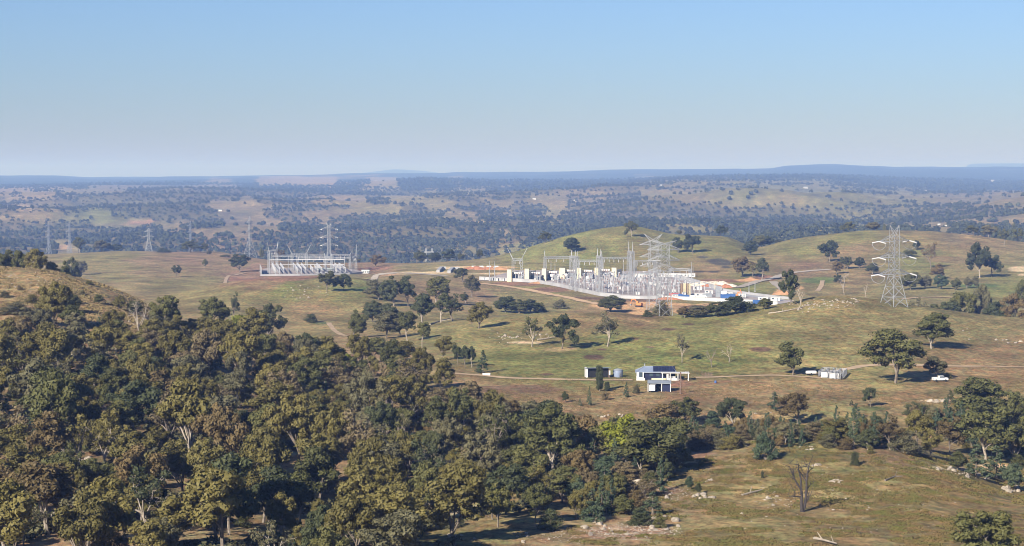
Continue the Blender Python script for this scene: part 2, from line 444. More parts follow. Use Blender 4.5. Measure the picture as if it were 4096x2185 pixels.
# ------------------------------------------------------------------ where woods and paddocks lie far off
Z0 = [0, 1024, 2048, 3072]
ROWS = {
    690: [[(2345, 9)], [(2345, 9)], [(2345, 9)], [(2345, 9)]],
    720: [[(1900, 9), (2100, 4), (2345, 9)], [(20, 8), (700, 1), (900, 5), (1000, 6), (1330, 2), (1760, 9), (1880, 4), (2345, 9)], [(1120, 9), (1500, 4), (2345, 4)], [(600, 4), (900, 7), (2345, 9)]],
    735: [[(1900, 8), (2100, 5), (2345, 8)], [(20, 8), (700, 1), (900, 4), (1000, 6), (1330, 2), (1760, 9), (1880, 4), (2345, 8)], [(1100, 8), (1500, 4), (2345, 3)], [(600, 3), (1000, 5), (1400, 7), (2345, 9)]],
    748: [[(660, 4), (830, 8), (2200, 1), (2345, 8)], [(720, 4), (970, 7), (1330, 2), (1800, 9), (2345, 6)], [(450, 9), (1100, 7), (1500, 5), (2345, 3)], [(600, 3), (800, 4), (1250, 5), (1450, 6), (2345, 9)]],
    770: [[(300, 2), (620, 3), (1170, 1), (2345, 8)], [(1530, 9), (1650, 2), (1760, 7), (2100, 3), (2345, 6)], [(500, 6), (950, 4), (1100, 5), (1800, 3), (2345, 3)], [(640, 2), (1150, 5), (1300, 2), (1960, 6), (2345, 3)]],
    790: [[(220, 7), (500, 1), (2200, 8), (2345, 3)], [(420, 7), (1000, 3), (1200, 6), (1550, 1), (2345, 7)], [(150, 7), (480, 2), (900, 5), (1200, 6), (2345, 2)], [(2345, 2)]],
    810: [[(700, 8), (770, 4), (1920, 8), (2345, 2)], [(540, 8), (720, 4), (1020, 1), (1250, 8), (1800, 0), (2080, 8), (2345, 2)], [(150, 5), (480, 1), (850, 4), (1200, 6), (1500, 7), (2345, 2)], [(700, 2), (2345, 2)]],
    830: [[(120, 7), (280, 1), (960, 8), (1930, 9), (2345, 2)], [(120, 1), (650, 7), (860, 5), (1350, 1), (1530, 9), (1800, 1), (2100, 8), (2345, 3)], [(300, 7), (500, 2), (900, 6), (1400, 8), (1900, 9), (2345, 3)], [(400, 7), (900, 5), (1800, 4), (2345, 3)]],
    850: [[(210, 7), (800, 7), (1000, 0), (2000, 9), (2345, 1)], [(60, 2), (440, 8), (640, 2), (1290, 1), (1700, 7), (2100, 4), (2345, 5)], [(300, 8), (500, 3), (900, 7), (1400, 8), (2345, 9)], [(700, 8), (1100, 5), (1450, 3), (2100, 6), (2345, 4)]],
    870: [[(150, 4), (1000, 0), (2000, 8), (2345, 1)], [(50, 1), (440, 8), (640, 2), (880, 4), (1250, 7), (1700, 8), (2050, 2), (2345, 7)], [(170, 7), (450, 2), (1000, 7), (1850, 5), (2345, 8)], [(700, 8), (1450, 6), (2000, 7), (2345, 3)]],
    890: [[(200, 7), (800, 4), (1400, 1), (1700, 6), (2050, 6), (2345, 0)], [(200, 0), (400, 6), (570, 7), (680, 2), (880, 7), (1650, 8), (1800, 5), (2100, 3), (2345, 8)], [(200, 8), (500, 4), (900, 8), (1100, 4), (1400, 6), (1600, 3), (1900, 7), (2345, 8)], [(700, 8), (1100, 5), (1400, 7), (1800, 4), (2345, 4)]],
    910: [[(900, 8), (1300, 2), (1450, 5), (1700, 2), (2040, 5), (2345, 0)], [(200, 1), (600, 8), (900, 7), (1050, 5), (1500, 8), (1800, 5), (2345, 7)], [(1000, 8), (1900, 6), (2345, 8)], [(300, 5), (1700, 3), (2345, 5)]],
    930: [[(900, 8), (1250, 6), (1500, 5), (1700, 3), (2000, 2), (2345, 1)], [(200, 3), (2345, 8)], [(2345, 7)], [(400, 4), (1700, 3), (2345, 6)]],
    950: [[(1000, 8), (1500, 5), (1800, 7), (1950, 2), (2120, 7), (2345, 3)], [(250, 5), (2345, 8)], [(2345, 7)], [(2345, 5)]],
    970: [[(450, 7), (680, 1), (1000, 8), (1700, 7), (2345, 5)], [(2100, 8), (2345, 5)], [(2345, 7)], [(2345, 5)]],
    990: [[(480, 7), (700, 1), (1300, 8), (2345, 6)], [(2345, 7)], [(2345, 7)], [(2345, 5)]],
    1040: [[(540, 8), (700, 3), (2345, 7)], [(2345, 7)], [(2345, 7)], [(2345, 5)]],
}
RV = np.array(sorted(ROWS), float)
DG = np.zeros((len(RV), 128))
for i, v in enumerate(sorted(ROWS)):
    c = np.arange(128) * 32 + 16.0
    for zi in range(4):
        x0 = 0
        for xe, dd in ROWS[int(v)][zi]:
            DG[i, (c >= Z0[zi] + x0 / 2.29) & (c < Z0[zi] + xe / 2.29 + 1)] = dd
            x0 = xe


def wood(u, v):
    x = np.clip((np.asarray(u, float) - 16) / 32, 0, 126.999); y = np.clip(np.interp(v, RV, np.arange(len(RV))), 0, len(RV) - 1.001)
    i = x.astype(int); j = y.astype(int); tx = x - i; ty = y - j
    return (DG[j, i] * (1 - tx) + DG[j, i + 1] * tx) * (1 - ty) + (DG[j + 1, i] * (1 - tx) + DG[j + 1, i + 1] * tx) * ty


# ------------------------------------------------------------------ the colour of the land itself (grass, straw, bare earth)
UU, VV = proj(XX, YY, ZT)
GREEN = np.array([.142, .142, .050]); STRAW = np.array([.212, .155, .084]); BROWN = np.array([.165, .104, .060]); PINKE = np.array([.215, .140, .098]); GOLD = np.array([.160, .134, .050])
FARB = np.array([.128, .106, .070]); KEY = {'f': FARB, 'g': GREEN, 's': STRAW, 'b': BROWN, 'p': PINKE, 'o': GOLD}
CTRL = [  # u, v, mix
    (2800, 2150, 'ogs'), (3100, 2100, 'ogs'), (3500, 2120, 'sob'), (3900, 2120, 'ob'), (3300, 2000, 'sob'), (3600, 1960, 'os'), (2900, 1990, 'os'), (3900, 2000, 'ob'), (3200, 1900, 'oos'), (3500, 1880, 'ogs'), (2850, 1850, 'spo'), (3300, 1800, 'go'), (3550, 1830, 'sp'), (2500, 2140, 'ps'), (2300, 2160, 'sp'), (2700, 2020, 'ps'),
    (200, 2100, 'ps'), (600, 1900, 'sp'), (1000, 1800, 'sp'), (1500, 1900, 'sp'), (400, 1600, 'sb'), (1000, 1560, 'ps'), (2000, 2080, 'gs'), (1800, 2160, 'g'), (800, 1400, 'sb'), (1300, 1460, 'ps'), (1400, 1400, 'sb'),
    (60, 1130, 's'), (200, 1150, 's'), (380, 1230, 'sb'), (100, 1250, 'ps'), (350, 1320, 'sp'), (460, 1200, 's'), (30, 1330, 'ps'),
    (1900, 1540, 'bs'), (2100, 1560, 'b'), (2200, 1640, 'sb'), (2500, 1600, 'bs'), (2700, 1560, 'b'), (2800, 1620, 'bs'), (3000, 1560, 'bs'), (3300, 1560, 'sb'), (3600, 1580, 'bs'), (3300, 1640, 'sg'), (3500, 1500, 'gs'), (3900, 1440, 'bs'), (3850, 1490, 'sb'), (2000, 1600, 'sg'),
    (2100, 1460, 'g'), (2300, 1460, 'g'), (2600, 1440, 'g'), (2900, 1430, 'g'), (2050, 1420, 'g'), (2500, 1350, 'gg'), (2800, 1300, 'g'), (3000, 1330, 'ggs'), (3300, 1300, 'gs'), (3500, 1330, 'sg'), (3250, 1420, 'gs'), (3600, 1250, 'sg'), (3900, 1330, 'sg'), (4050, 1400, 'sb'), (2100, 1330, 'gb'), (2050, 1360, 'sg'), (2350, 1270, 'sb'), (2550, 1275, 'bs'), (1850, 1360, 'gs'), (1750, 1330, 'sg'), (3400, 1220, 'so'),
    (1300, 1350, 'gs'), (1500, 1460, 'ps'), (1250, 1230, 'sb'), (1000, 1250, 'sg'), (900, 1190, 'gs'), (1150, 1150, 'g'), (1450, 1160, 'g'), (1450, 1230, 'gs'), (1700, 1170, 'sb'), (1900, 1180, 'sp'), (2050, 1180, 'sg'), (2200, 1230, 'gs'), (1600, 1120, 'gb'),
    (350, 1030, 'gs'), (500, 1020, 'gs'), (600, 1050, 'sp'), (750, 1050, 'bp'), (900, 1040, 'ps'), (450, 1100, 'sg'), (650, 1130, 'gb'), (950, 1110, 'bp'), (1080, 1118, 'pb'), (800, 1140, 'gs'), (1500, 1075, 'bp'), (1700, 1060, 'gs'),
    (2100, 1000, 'g'), (2300, 970, 'g'), (2500, 930, 'go'), (2550, 990, 'gb'), (2400, 1010, 'gg'), (2700, 1000, 'g'), (2900, 1000, 'go'), (3000, 1040, 'bg'), (2850, 1090, 'bs'), (3200, 1000, 'go'), (3400, 940, 'go'), (3400, 1010, 'bs'), (3200, 1060, 'bp'), (3700, 960, 'so'), (3800, 1000, 'sb'), (3900, 950, 's'), (3700, 1050, 'g'), (3850, 1110, 'gs'), (4000, 1150, 'g'), (3400, 1120, 'bs'), (3300, 1150, 'gb'), (3600, 1180, 'gs'), (2950, 1160, 'g'),
    (600, 880, 'fg'), (500, 920, 'f'), (900, 880, 'f'), (1200, 860, 'fs'), (1600, 830, 'gs'), (400, 860, 'g'), (100, 800, 's'), (500, 760, 'f'), (2400, 830, 'fs'), (1400, 1000, 'fb'), (2000, 950, 'fb'), (800, 960, 'fb'), (3000, 800, 'gf'), (3500, 800, 'fg'), (3900, 850, 'f'), (3300, 750, 'fg'), (3800, 950, 'f'), (1300, 730, 's'), (2800, 850, 'f'),
]
num = np.zeros(XX.shape + (3,)); den = np.zeros(XX.shape)
wx = (fbm(XX / 38, YY / 60, 21, 3) - 0.5); wy = (fbm(XX / 38, YY / 60, 22, 3) - 0.5)
for u, v, mix in CTRL:
    c = sum(KEY[k] for k in mix) / len(mix)
    w = 1.0 / (((UU + wx * 180 - u) / 1.0) ** 2 + ((VV + wy * 70 - v) * 2.2) ** 2 + 900) ** 1.6
    num += w[..., None] * c; den += w
TINT = num / den[..., None]
# drifts of straw and green inside each paddock
n1 = fbm(XX / 17, YY / 30, 31, 5)[..., None]; n2 = fbm(XX / 70, YY / 110, 33, 4)[..., None]
TINT = TINT * (0.58 + 0.84 * n1)
k = np.clip((n2 - 0.5) * 3.2, -1, 1)
TINT = TINT + np.where(k > 0, k * 0.35 * (STRAW - TINT), -k * 0.3 * (GREEN * 0.9 - TINT))
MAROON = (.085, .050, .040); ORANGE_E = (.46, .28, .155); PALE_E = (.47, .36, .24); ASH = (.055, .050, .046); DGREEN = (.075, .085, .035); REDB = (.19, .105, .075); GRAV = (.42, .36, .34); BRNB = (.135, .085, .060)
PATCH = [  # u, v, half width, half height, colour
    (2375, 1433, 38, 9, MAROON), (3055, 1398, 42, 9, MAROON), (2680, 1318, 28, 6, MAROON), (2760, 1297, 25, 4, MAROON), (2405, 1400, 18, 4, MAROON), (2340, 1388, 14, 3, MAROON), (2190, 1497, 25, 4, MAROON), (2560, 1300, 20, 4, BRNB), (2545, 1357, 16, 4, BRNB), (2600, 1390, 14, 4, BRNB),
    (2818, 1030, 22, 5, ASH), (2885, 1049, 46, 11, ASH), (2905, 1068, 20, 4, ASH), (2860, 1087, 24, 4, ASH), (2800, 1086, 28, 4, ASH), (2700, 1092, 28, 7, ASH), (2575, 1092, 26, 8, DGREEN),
    (1285, 1294, 42, 6, DGREEN), (1460, 1155, 40, 7, (.12, .15, .04)),  # one dark green ground patch and one brighter green
    (2060, 1135, 120, 7, REDB), (2200, 1160, 90, 9, REDB), (2350, 1196, 90, 7, BRNB), (2560, 1203, 90, 7, BRNB),
    (2480, 1222, 120, 14, ORANGE_E), (2650, 1222, 90, 13, ORANGE_E), (2560, 1245, 40, 10, ORANGE_E), (2720, 1238, 30, 14, ORANGE_E), (2830, 1218, 70, 7, ORANGE_E),
    (1850, 1070, 120, 6, PALE_E), (1960, 1068, 90, 5, ORANGE_E), (1990, 1095, 90, 4, PALE_E), (1760, 1092, 60, 5, PALE_E), (1650, 1092, 70, 5, PALE_E), (1560, 1097, 40, 5, (.36, .23, .15)),
    (2820, 1140, 90, 14, ORANGE_E), (2900, 1125, 110, 9, REDB), (3000, 1120, 50, 8, ORANGE_E), (3070, 1110, 50, 10, REDB), (3130, 1168, 30, 12, ORANGE_E), (3190, 1152, 25, 6, ORANGE_E),
    (1090, 1116, 190, 10, REDB), (1500, 1072, 70, 9, REDB), (980, 1095, 80, 14, PINKE), (1030, 1070, 30, 14, PINKE),
    (4070, 1078, 40, 10, PALE_E), (4090, 1100, 14, 5, PALE_E), (3280, 1125, 60, 14, (.10, .13, .04)), (3900, 1145, 90, 7, (.09, .12, .045)),
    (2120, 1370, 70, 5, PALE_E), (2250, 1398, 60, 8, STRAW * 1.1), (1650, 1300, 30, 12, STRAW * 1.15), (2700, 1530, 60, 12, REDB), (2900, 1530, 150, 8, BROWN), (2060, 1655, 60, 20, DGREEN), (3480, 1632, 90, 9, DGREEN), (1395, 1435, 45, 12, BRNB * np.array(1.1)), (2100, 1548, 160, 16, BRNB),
    (450, 2165, 60, 20, (.40, .25, .15)), (430, 2050, 55, 14, (.26, .15, .11)), (340, 1850, 40, 12, PALE_E), (100, 1790, 110, 8, PALE_E), (1850, 2055, 90, 6, PALE_E), (1940, 2025, 50, 8, PALE_E), (1340, 1800, 60, 10, STRAW), (1150, 1820, 40, 10, PALE_E), (920, 1690, 60, 12, PALE_E), (1300, 1920, 60, 12, PALE_E), (1660, 1840, 40, 7, ORANGE_E),
    (2560, 1920, 70, 25, PALE_E), (2560, 2120, 180, 26, PINKE * 1.15), (3860, 1870, 160, 10, PALE_E), (2660, 1965, 90, 16, PINKE), (2800, 1820, 70, 14, PINKE), (3120, 1585, 80, 8, STRAW), (3740, 1602, 60, 5, PALE_E),
    (1930, 890, 40, 7, PALE_E), (2010, 930, 25, 12, PALE_E), (240, 985, 45, 12, (.30, .20, .13)), (560, 890, 70, 9, (.26, .16, .11)), (1010, 815, 18, 3, PALE_E),
]
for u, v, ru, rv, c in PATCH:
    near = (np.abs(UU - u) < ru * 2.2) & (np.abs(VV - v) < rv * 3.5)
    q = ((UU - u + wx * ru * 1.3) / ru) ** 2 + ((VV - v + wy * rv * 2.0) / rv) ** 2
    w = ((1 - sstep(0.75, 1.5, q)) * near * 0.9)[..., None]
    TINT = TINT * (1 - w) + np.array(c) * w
# leaf litter under the near wood
fl = ((1 - sstep(2250, 2420, UU)) * (1 - sstep(540, 640, YY)) * (fbm(XX / 9, YY / 9, 44, 3) > 0.47))[..., None]
TINT = TINT * (1 - fl * 0.4) + np.array([.105, .072, .045]) * fl * 0.4
# woods too far to show single trees, and the litter under the nearer ones
dn = wood(UU, VV) / 9.0
cl = fbm(XX / 420, YY / 900, 51, 5)
fw = sstep(0.0, 0.25, dn - 1.15 * cl + 0.10) * sstep(6500, 8500, YY)
fw2 = sstep(0.0, 0.3, dn - 0.9 * fbm(XX / 90, YY / 140, 52, 3)) * sstep(2500, 2800, YY) * (1 - sstep(6500, 8500, YY)) * 0.6
far = np.array([.030, .036, .020])
TINT = TINT * (1 - fw[..., None]) + far * (0.45 + 1.1 * fbm(XX / 160, YY / 260, 53, 4))[..., None] * fw[..., None]
TINT = TINT * (1 - fw2[..., None]) + np.array([.060, .058, .032]) * fw2[..., None]
TINT = np.clip(TINT * 1.27, 0.01, 0.9)

nA, nY = len(A), len(YL)
idx = np.arange(nA * nY).reshape(nY, nA)
quads = np.stack([idx[:-1, :-1], idx[:-1, 1:], idx[1:, 1:], idx[1:, :-1]], -1).reshape(-1, 4)
verts = np.stack([XX, YY, ZT], -1).reshape(-1, 3)


def land_mat():
    m, nt, N, L = new_mat('open_country')
    out = N.new('ShaderNodeOutputMaterial'); b = N.new('ShaderNodeBsdfPrincipled')
    b.inputs['Roughness'].default_value = 0.95; b.inputs['Specular IOR Level'].default_value = 0.1
    at_ = N.new('ShaderNodeAttribute'); at_.attribute_name = 'tint'
    g = N.new('ShaderNodeTexCoord')

    def noise(sc, det, ro, lo, hi, vlo, vhi):
        mp = N.new('ShaderNodeMapping'); mp.inputs['Scale'].default_value = (1, 0.6, 1)
        L.new(g.outputs['Object'], mp.inputs['Vector'])
        n = N.new('ShaderNodeTexNoise'); n.inputs['Scale'].default_value = sc; n.inputs['Detail'].default_value = det; n.inputs['Roughness'].default_value = ro
        L.new(mp.outputs[0], n.inputs['Vector'])
        r = N.new('ShaderNodeMapRange'); r.inputs['From Min'].default_value = lo; r.inputs['From Max'].default_value = hi
        r.inputs['To Min'].default_value = vlo; r.inputs['To Max'].default_value = vhi
        L.new(n.outputs['Fac'], r.inputs['Value'])
        return n, r
    n1, r1 = noise(0.55, 6, 0.72, 0.30, 0.70, 0.36, 1.62)
    n2, r2 = noise(0.06, 5, 0.6, 0.3, 0.7, 0.75, 1.25)
    mu = N.new('ShaderNodeMath'); mu.operation = 'MULTIPLY'; L.new(r1.outputs[0], mu.inputs[0]); L.new(r2.outputs[0], mu.inputs[1])
    # stock tracks worn along the contours of the slopes
    mp2 = N.new('ShaderNodeMapping'); mp2.inputs['Scale'].default_value = (.035, .035, 1.5); L.new(g.outputs['Object'], mp2.inputs['Vector'])
    n4 = N.new('ShaderNodeTexNoise'); n4.inputs['Scale'].default_value = 1.0; n4.inputs['Detail'].default_value = 5; n4.inputs['Roughness'].default_value = 0.65; L.new(mp2.outputs[0], n4.inputs['Vector'])
    r4 = N.new('ShaderNodeMapRange'); r4.inputs['From Min'].default_value = 0.32; r4.inputs['From Max'].default_value = 0.68; r4.inputs['To Min'].default_value = 0.72; r4.inputs['To Max'].default_value = 1.25; L.new(n4.outputs['Fac'], r4.inputs['Value'])
    mu2 = N.new('ShaderNodeMath'); mu2.operation = 'MULTIPLY'; L.new(mu.outputs[0], mu2.inputs[0]); L.new(r4.outputs[0], mu2.inputs[1]); mu = mu2
    v = N.new('ShaderNodeVectorMath'); v.operation = 'SCALE'; L.new(at_.outputs['Color'], v.inputs[0]); L.new(mu.outputs[0], v.inputs['Scale'])
    # tussocks run from straw to green
    n3, r3 = noise(0.30, 4, 0.65, 0.35, 0.65, 0.0, 1.0)
    tb = N.new('ShaderNodeMix'); tb.data_type = 'RGBA'; tb.blend_type = 'MULTIPLY'; tb.inputs[0].default_value = 1.0
    rp = N.new('ShaderNodeMix'); rp.data_type = 'RGBA'
    rp.inputs[6].default_value = (1.18, 0.98, 0.90, 1); rp.inputs[7].default_value = (0.84, 1.02, 0.90, 1)
    L.new(r3.outputs[0], rp.inputs[0]); L.new(v.outputs[0], tb.inputs[6]); L.new(rp.outputs[2], tb.inputs[7])
    L.new(tb.outputs[2], b.inputs['Base Color'])
    bp = N.new('ShaderNodeBump'); bp.inputs['Strength'].default_value = 0.8; bp.inputs['Distance'].default_value = 0.5
    L.new(n1.outputs['Fac'], bp.inputs['Height']); L.new(bp.outputs[0], b.inputs['Normal'])
    L.new(b.outputs[0], out.inputs[0])
    return m


me = np_mesh('terrain', verts, quads, land_mat(), True)
atr = me.attributes.new('tint', 'FLOAT_COLOR', 'POINT')
atr.data.foreach_set('color', np.concatenate([TINT.reshape(-1, 3), np.ones((nA * nY, 1))], 1).astype(np.float32).ravel())
tag(link('terrain', me), kind='structure')

# ------------------------------------------------------------------ light and air
SUN_AZ, SUN_EL = R(34), R(28)            # behind the camera, over its left shoulder
sd = Vector((-math.sin(SUN_AZ) * math.cos(SUN_EL), -math.cos(SUN_AZ) * math.cos(SUN_EL), math.sin(SUN_EL)))
sl = bpy.data.lights.new('sun', 'SUN'); sl.energy = SUN_E; sl.angle = R(0.5); sl.color = (1.0, 0.93, 0.82)
so = bpy.data.objects.new('sun', sl); COL.objects.link(so)
so.rotation_euler = sd.to_track_quat('Z', 'Y').to_euler()
w = bpy.data.worlds.new('World'); SC.world = w; w.use_nodes = True
N, L = w.node_tree.nodes, w.node_tree.links
sky = N.new('ShaderNodeTexSky'); sky.sky_type = 'NISHITA'; sky.sun_disc = False
sky.sun_elevation = SUN_EL; sky.sun_rotation = R(180) + SUN_AZ
sky.altitude = 800; sky.air_density = SKY_AIR; sky.dust_density = SKY_DUST; sky.ozone_density = SKY_OZ
tn = N.new('ShaderNodeMix'); tn.data_type = 'RGBA'; tn.blend_type = 'MULTIPLY'; tn.inputs[0].default_value = 1.0; tn.inputs[7].default_value = SKY_TINT
tcw = N.new('ShaderNodeTexCoord'); sx_ = N.new('ShaderNodeSeparateXYZ'); mr = N.new('ShaderNodeMapRange'); L.new(tcw.outputs['Generated'], sx_.inputs[0]); L.new(sx_.outputs['Z'], mr.inputs['Value'])
mr.inputs['From Min'].default_value = 0.0; mr.inputs['From Max'].default_value = 0.10; mr.inputs['To Min'].default_value = 0.0; mr.inputs['To Max'].default_value = 1.0; mr.interpolation_type = 'SMOOTHSTEP'
vs_ = N.new('ShaderNodeVectorMath'); vs_.operation = 'MULTIPLY'; L.new(sky.outputs[0], vs_.inputs[0]); hm = N.new('ShaderNodeMix'); hm.data_type = 'RGBA'; hm.inputs[6].default_value = SKY_HZ; hm.inputs[7].default_value = (1, 1, 1, 1); L.new(mr.outputs[0], hm.inputs[0]); L.new(hm.outputs[2], vs_.inputs[1]); L.new(vs_.outputs[0], tn.inputs[6]); L.new(tn.outputs[2], N['Background'].inputs['Color']); N['Background'].inputs['Strength'].default_value = SKY_S
SC.view_settings.view_transform = 'Standard'; SC.view_settings.look = 'None'; SC.view_settings.exposure = EXPO
SC.view_settings.gamma = 1; SC.view_settings.use_curve_mapping = False

if HAZE > 0:
    m, nt, N, L = new_mat('valley_haze')
    out = N.new('ShaderNodeOutputMaterial'); pv = N.new('ShaderNodeVolumePrincipled')
    pv.inputs['Color'].default_value = HAZE_C; pv.inputs['Density'].default_value = HAZE; pv.inputs['Absorption Color'].default_value = HAZE_A; pv.inputs['Anisotropy'].default_value = 0.0
    L.new(pv.outputs[0], out.inputs['Volume'])
    zlo, zhi = float(ZT.min()) - 1, max(float(ZT.max()), 10) + 6
    mb = MB(); mb.box((0, 22450, (zlo + zhi) / 2), (46500, 45400, zhi - zlo))
    tag(mb.build('haze', m), kind='stuff')
SC.cycles.filter_width = 0.95; SC.cycles.max_bounces = 4; SC.cycles.diffuse_bounces = 1; SC.cycles.glossy_bounces = 2; SC.cycles.transmission_bounces = 3; SC.cycles.volume_bounces = 0; SC.cycles.transparent_max_bounces = 4
SC.cycles.caustics_reflective = False; SC.cycles.caustics_refractive = False
# ------------------------------------------------------------------ trees: every tree a thing with its own trunk and crown
def leaf_quads(C, Nn, rng, ln, wd):
    """little leaf sprays: one long diamond per centre"""
    n = len(C)
    t = rng.normal(size=(n, 3)); t[:, 2] -= 0.5
    t -= Nn * (t * Nn).sum(1, keepdims=True); t /= np.linalg.norm(t, axis=1, keepdims=True) + 1e-9
    b = np.cross(Nn, t)
    l = (ln * rng.uniform(.7, 1.35, n))[:, None]; w_ = (wd * rng.uniform(.7, 1.35, n))[:, None]
    V = np.stack([C - t * l, C + b * w_, C + t * l, C - b * w_], 1).reshape(-1, 3)
    return V, np.arange(4 * n).reshape(-1, 4)


def puff_cloud(puffs, rng, ln, wd, dens, flat=0.8):
    Cs, Ns = [], []
    for (c, r) in puffs:
        n = max(8, int(dens * r * r))
        d = rng.normal(size=(n, 3)); d /= np.linalg.norm(d, axis=1, keepdims=True)
        rad = r * rng.uniform(0.35, 1.0, n) ** 0.5 * (1 + 0.22 * rng.normal(size=n) * 0.6)
        p = np.array(c) + d * rad[:, None] * np.array([1, 1, flat])
        nn = d + 0.42 * rng.normal(size=(n, 3)); nn /= np.linalg.norm(nn, axis=1, keepdims=True)
        Cs.append(p); Ns.append(nn)
    return leaf_quads(np.concatenate(Cs), np.concatenate(Ns), rng, ln, wd)


def limb(mb, rng, p, d, L_, r0, r1, wob=0.12, n=4):
    pts = [p]; dd = Vector(d).normalized()
    for i in range(n):
        dd = (dd + Vector(rng.normal(size=3)) * wob).normalized(); pts.append(pts[-1] + dd * (L_ / n))
    mb.tube(pts, list(np.linspace(r0, r1, n + 1)), 5 if r0 > 0.08 else 4, cap=False)
    return pts, dd


def make_tree(kind, seed):
    """returns (wood MB, leaf verts, leaf quads) for a tree 10 m high and about 8 m wide"""
    rng = np.random.default_rng(seed); mb = MB(); puffs = []
    ln, wd, dens, flat = 0.225, 0.12, 205, 0.76
    if kind in ('gum', 'tall', 'sparse', 'dead', 'round', 'snag'):
        fat = 2.0 if kind == 'snag' else 1.0; snag = kind == 'snag'; kind = 'dead' if snag else kind
        hf = {'gum': rng.uniform(1.3, 2.4), 'tall': rng.uniform(2.8, 4.0), 'sparse': rng.uniform(2.2, 3.2), 'dead': rng.uniform(2, 3), 'round': rng.uniform(0.8, 1.5)}[kind]
        tr, dd = limb(mb, rng, Vector((0, 0, -0.6)), (rng.normal() * .1, rng.normal() * .1, 1), hf + 0.6, 0.22 * fat, 0.16 * fat, 0.07)
        top = tr[-1]; nl = rng.integers(5, 8); a0 = rng.uniform(0, 6.3)
        zc, rw, rh = {'gum': (5.7, 3.8, 3.9), 'tall': (6.5, 2.9, 3.3), 'sparse': (6.0, 3.5, 3.5), 'dead': (6.2, 3.2, 3.4), 'round': (5.2, 3.8, 4.2)}[kind]
        lop = Vector((rng.normal() * .55, rng.normal() * .55, 0)); rw *= rng.uniform(.82, 1.12); rh *= rng.uniform(.88, 1.08)
        ends = []
        for i in range(nl):
            az = a0 + i * 6.283 / nl + rng.normal() * 0.3
            if i == nl - 1: tgt = Vector((rng.normal() * .5, rng.normal() * .5, zc + rh * 0.8))
            else:
                el = rng.uniform(-0.45, 0.85); rr = rng.uniform(0.55, 0.88)
                tgt = Vector((math.cos(az) * math.cos(el) * rw * rr, math.sin(az) * math.cos(el) * rw * rr, zc + math.sin(el) * rh * rr)) + lop
            st = tr[-1] if i % 2 else tr[-2]
            pts, dl = limb(mb, rng, st, tgt - st, (tgt - st).length * 0.72, 0.12 * fat, 0.06 * fat, 0.10)
            ends.append(pts[-1])
            for j in range(rng.integers(3, 5)):
                s0 = pts[-1] if j < 2 else pts[-2]
                d2 = (dl + Vector(rng.normal(size=3)) * 0.75).normalized()
                p2, d3 = limb(mb, rng, s0, d2, rng.uniform(1.0, 2.0), 0.055, 0.022, 0.16, 3)
                ends.append(p2[-1])
                if kind in ('dead', 'sparse'):
                    for q in range(3):
                        limb(mb, rng, p2[rng.integers(1, 4)], d3 + Vector(rng.normal(size=3)) * 0.8, rng.uniform(.5, 1.2), 0.04, 0.012, 0.2, 2)
        if kind != 'dead':
            for e in ends:
                r = rng.uniform(0.6, 1.1) * (1.15 if kind == 'round' else 1.0)
                puffs.append((np.array(e), r if kind != 'sparse' else r * .8))
            extra = {'gum': 26, 'tall': 14, 'sparse': 2, 'round': 38}[kind]
            gap = rng.uniform(0, 6.3)
            for i in range(extra):
                az = rng.uniform(0, 6.28); el = math.asin(rng.uniform(-0.75 if kind != 'round' else -0.9, 1)); rr = rng.uniform(0.55, 0.95)
                if abs((az - gap + 3.14) % 6.28 - 3.14) < 0.5 and kind == 'gum': continue
                puffs.append((np.array([math.cos(az) * math.cos(el) * rw * rr + lop.x, math.sin(az) * math.cos(el) * rw * rr + lop.y, zc + math.sin(el) * rh * rr]), rng.uniform(0.62, 1.2)))
        if kind == 'sparse': dens = 80
    elif kind == 'cypress':
        limb(mb, rng, Vector((0, 0, -.5)), (0, 0, 1), 9.5, 0.22, 0.04, 0.02)
        for i in range(46):
            z = 0.6 + 9.0 * (i / 45) ** 0.9; rr = 2.9 * (1 - z / 10.3) ** 0.8 * rng.uniform(.4, .95); az = rng.uniform(0, 6.28)
            puffs.append((np.array([rr * math.cos(az), rr * math.sin(az), z]), rng.uniform(.55, 1.0) * (1.1 - z / 14)))
        dens = 100; ln, wd = .26, .12
    elif kind == 'poplar':
        limb(mb, rng, Vector((0, 0, -.5)), (0, 0, 1), 9.6, 0.4, 0.06, 0.03)
        for i in range(44):
            z = 1.4 + 8.3 * i / 43; rr = 2.2 * (0.55 + 0.45 * math.sin(math.pi * (z - 1) / 9)) * rng.uniform(.2, .9); az = rng.uniform(0, 6.28)
            puffs.append((np.array([rr * math.cos(az), rr * math.sin(az), z]), rng.uniform(.9, 1.5)))
    elif kind == 'shrub':
        for i in range(7):
            az = i * .9; limb(mb, rng, Vector((0, 0, -.4)), (math.cos(az) * .8, math.sin(az) * .8, 1), rng.uniform(4, 7.5), 0.12, 0.03, 0.12)
        for i in range(52):
            az = rng.uniform(0, 6.28); el = math.asin(rng.uniform(-0.05, 1)); rr = rng.uniform(.4, .92)
            puffs.append((np.array([math.cos(az) * math.cos(el) * 3.6 * rr, math.sin(az) * math.cos(el) * 3.6 * rr, 1.0 + 7.6 * math.sin(el) * rr]), rng.uniform(.8, 1.35)))
        dens = 80
    elif kind == 'twiggy':
        for i in range(16):
            az = i * 2.4; limb_p, dl = limb(mb, rng, Vector((0, 0, -.3)), (math.cos(az) * rng.uniform(.2, 1), math.sin(az) * rng.uniform(.2, 1), 1), rng.uniform(6, 10), 0.12, 0.03, 0.12, 5)
            for j in range(5):
                limb(mb, rng, limb_p[rng.integers(2, 5)], dl + Vector(rng.normal(size=3)) * 0.6, rng.uniform(1.5, 3.2), 0.05, 0.015, 0.15, 2)
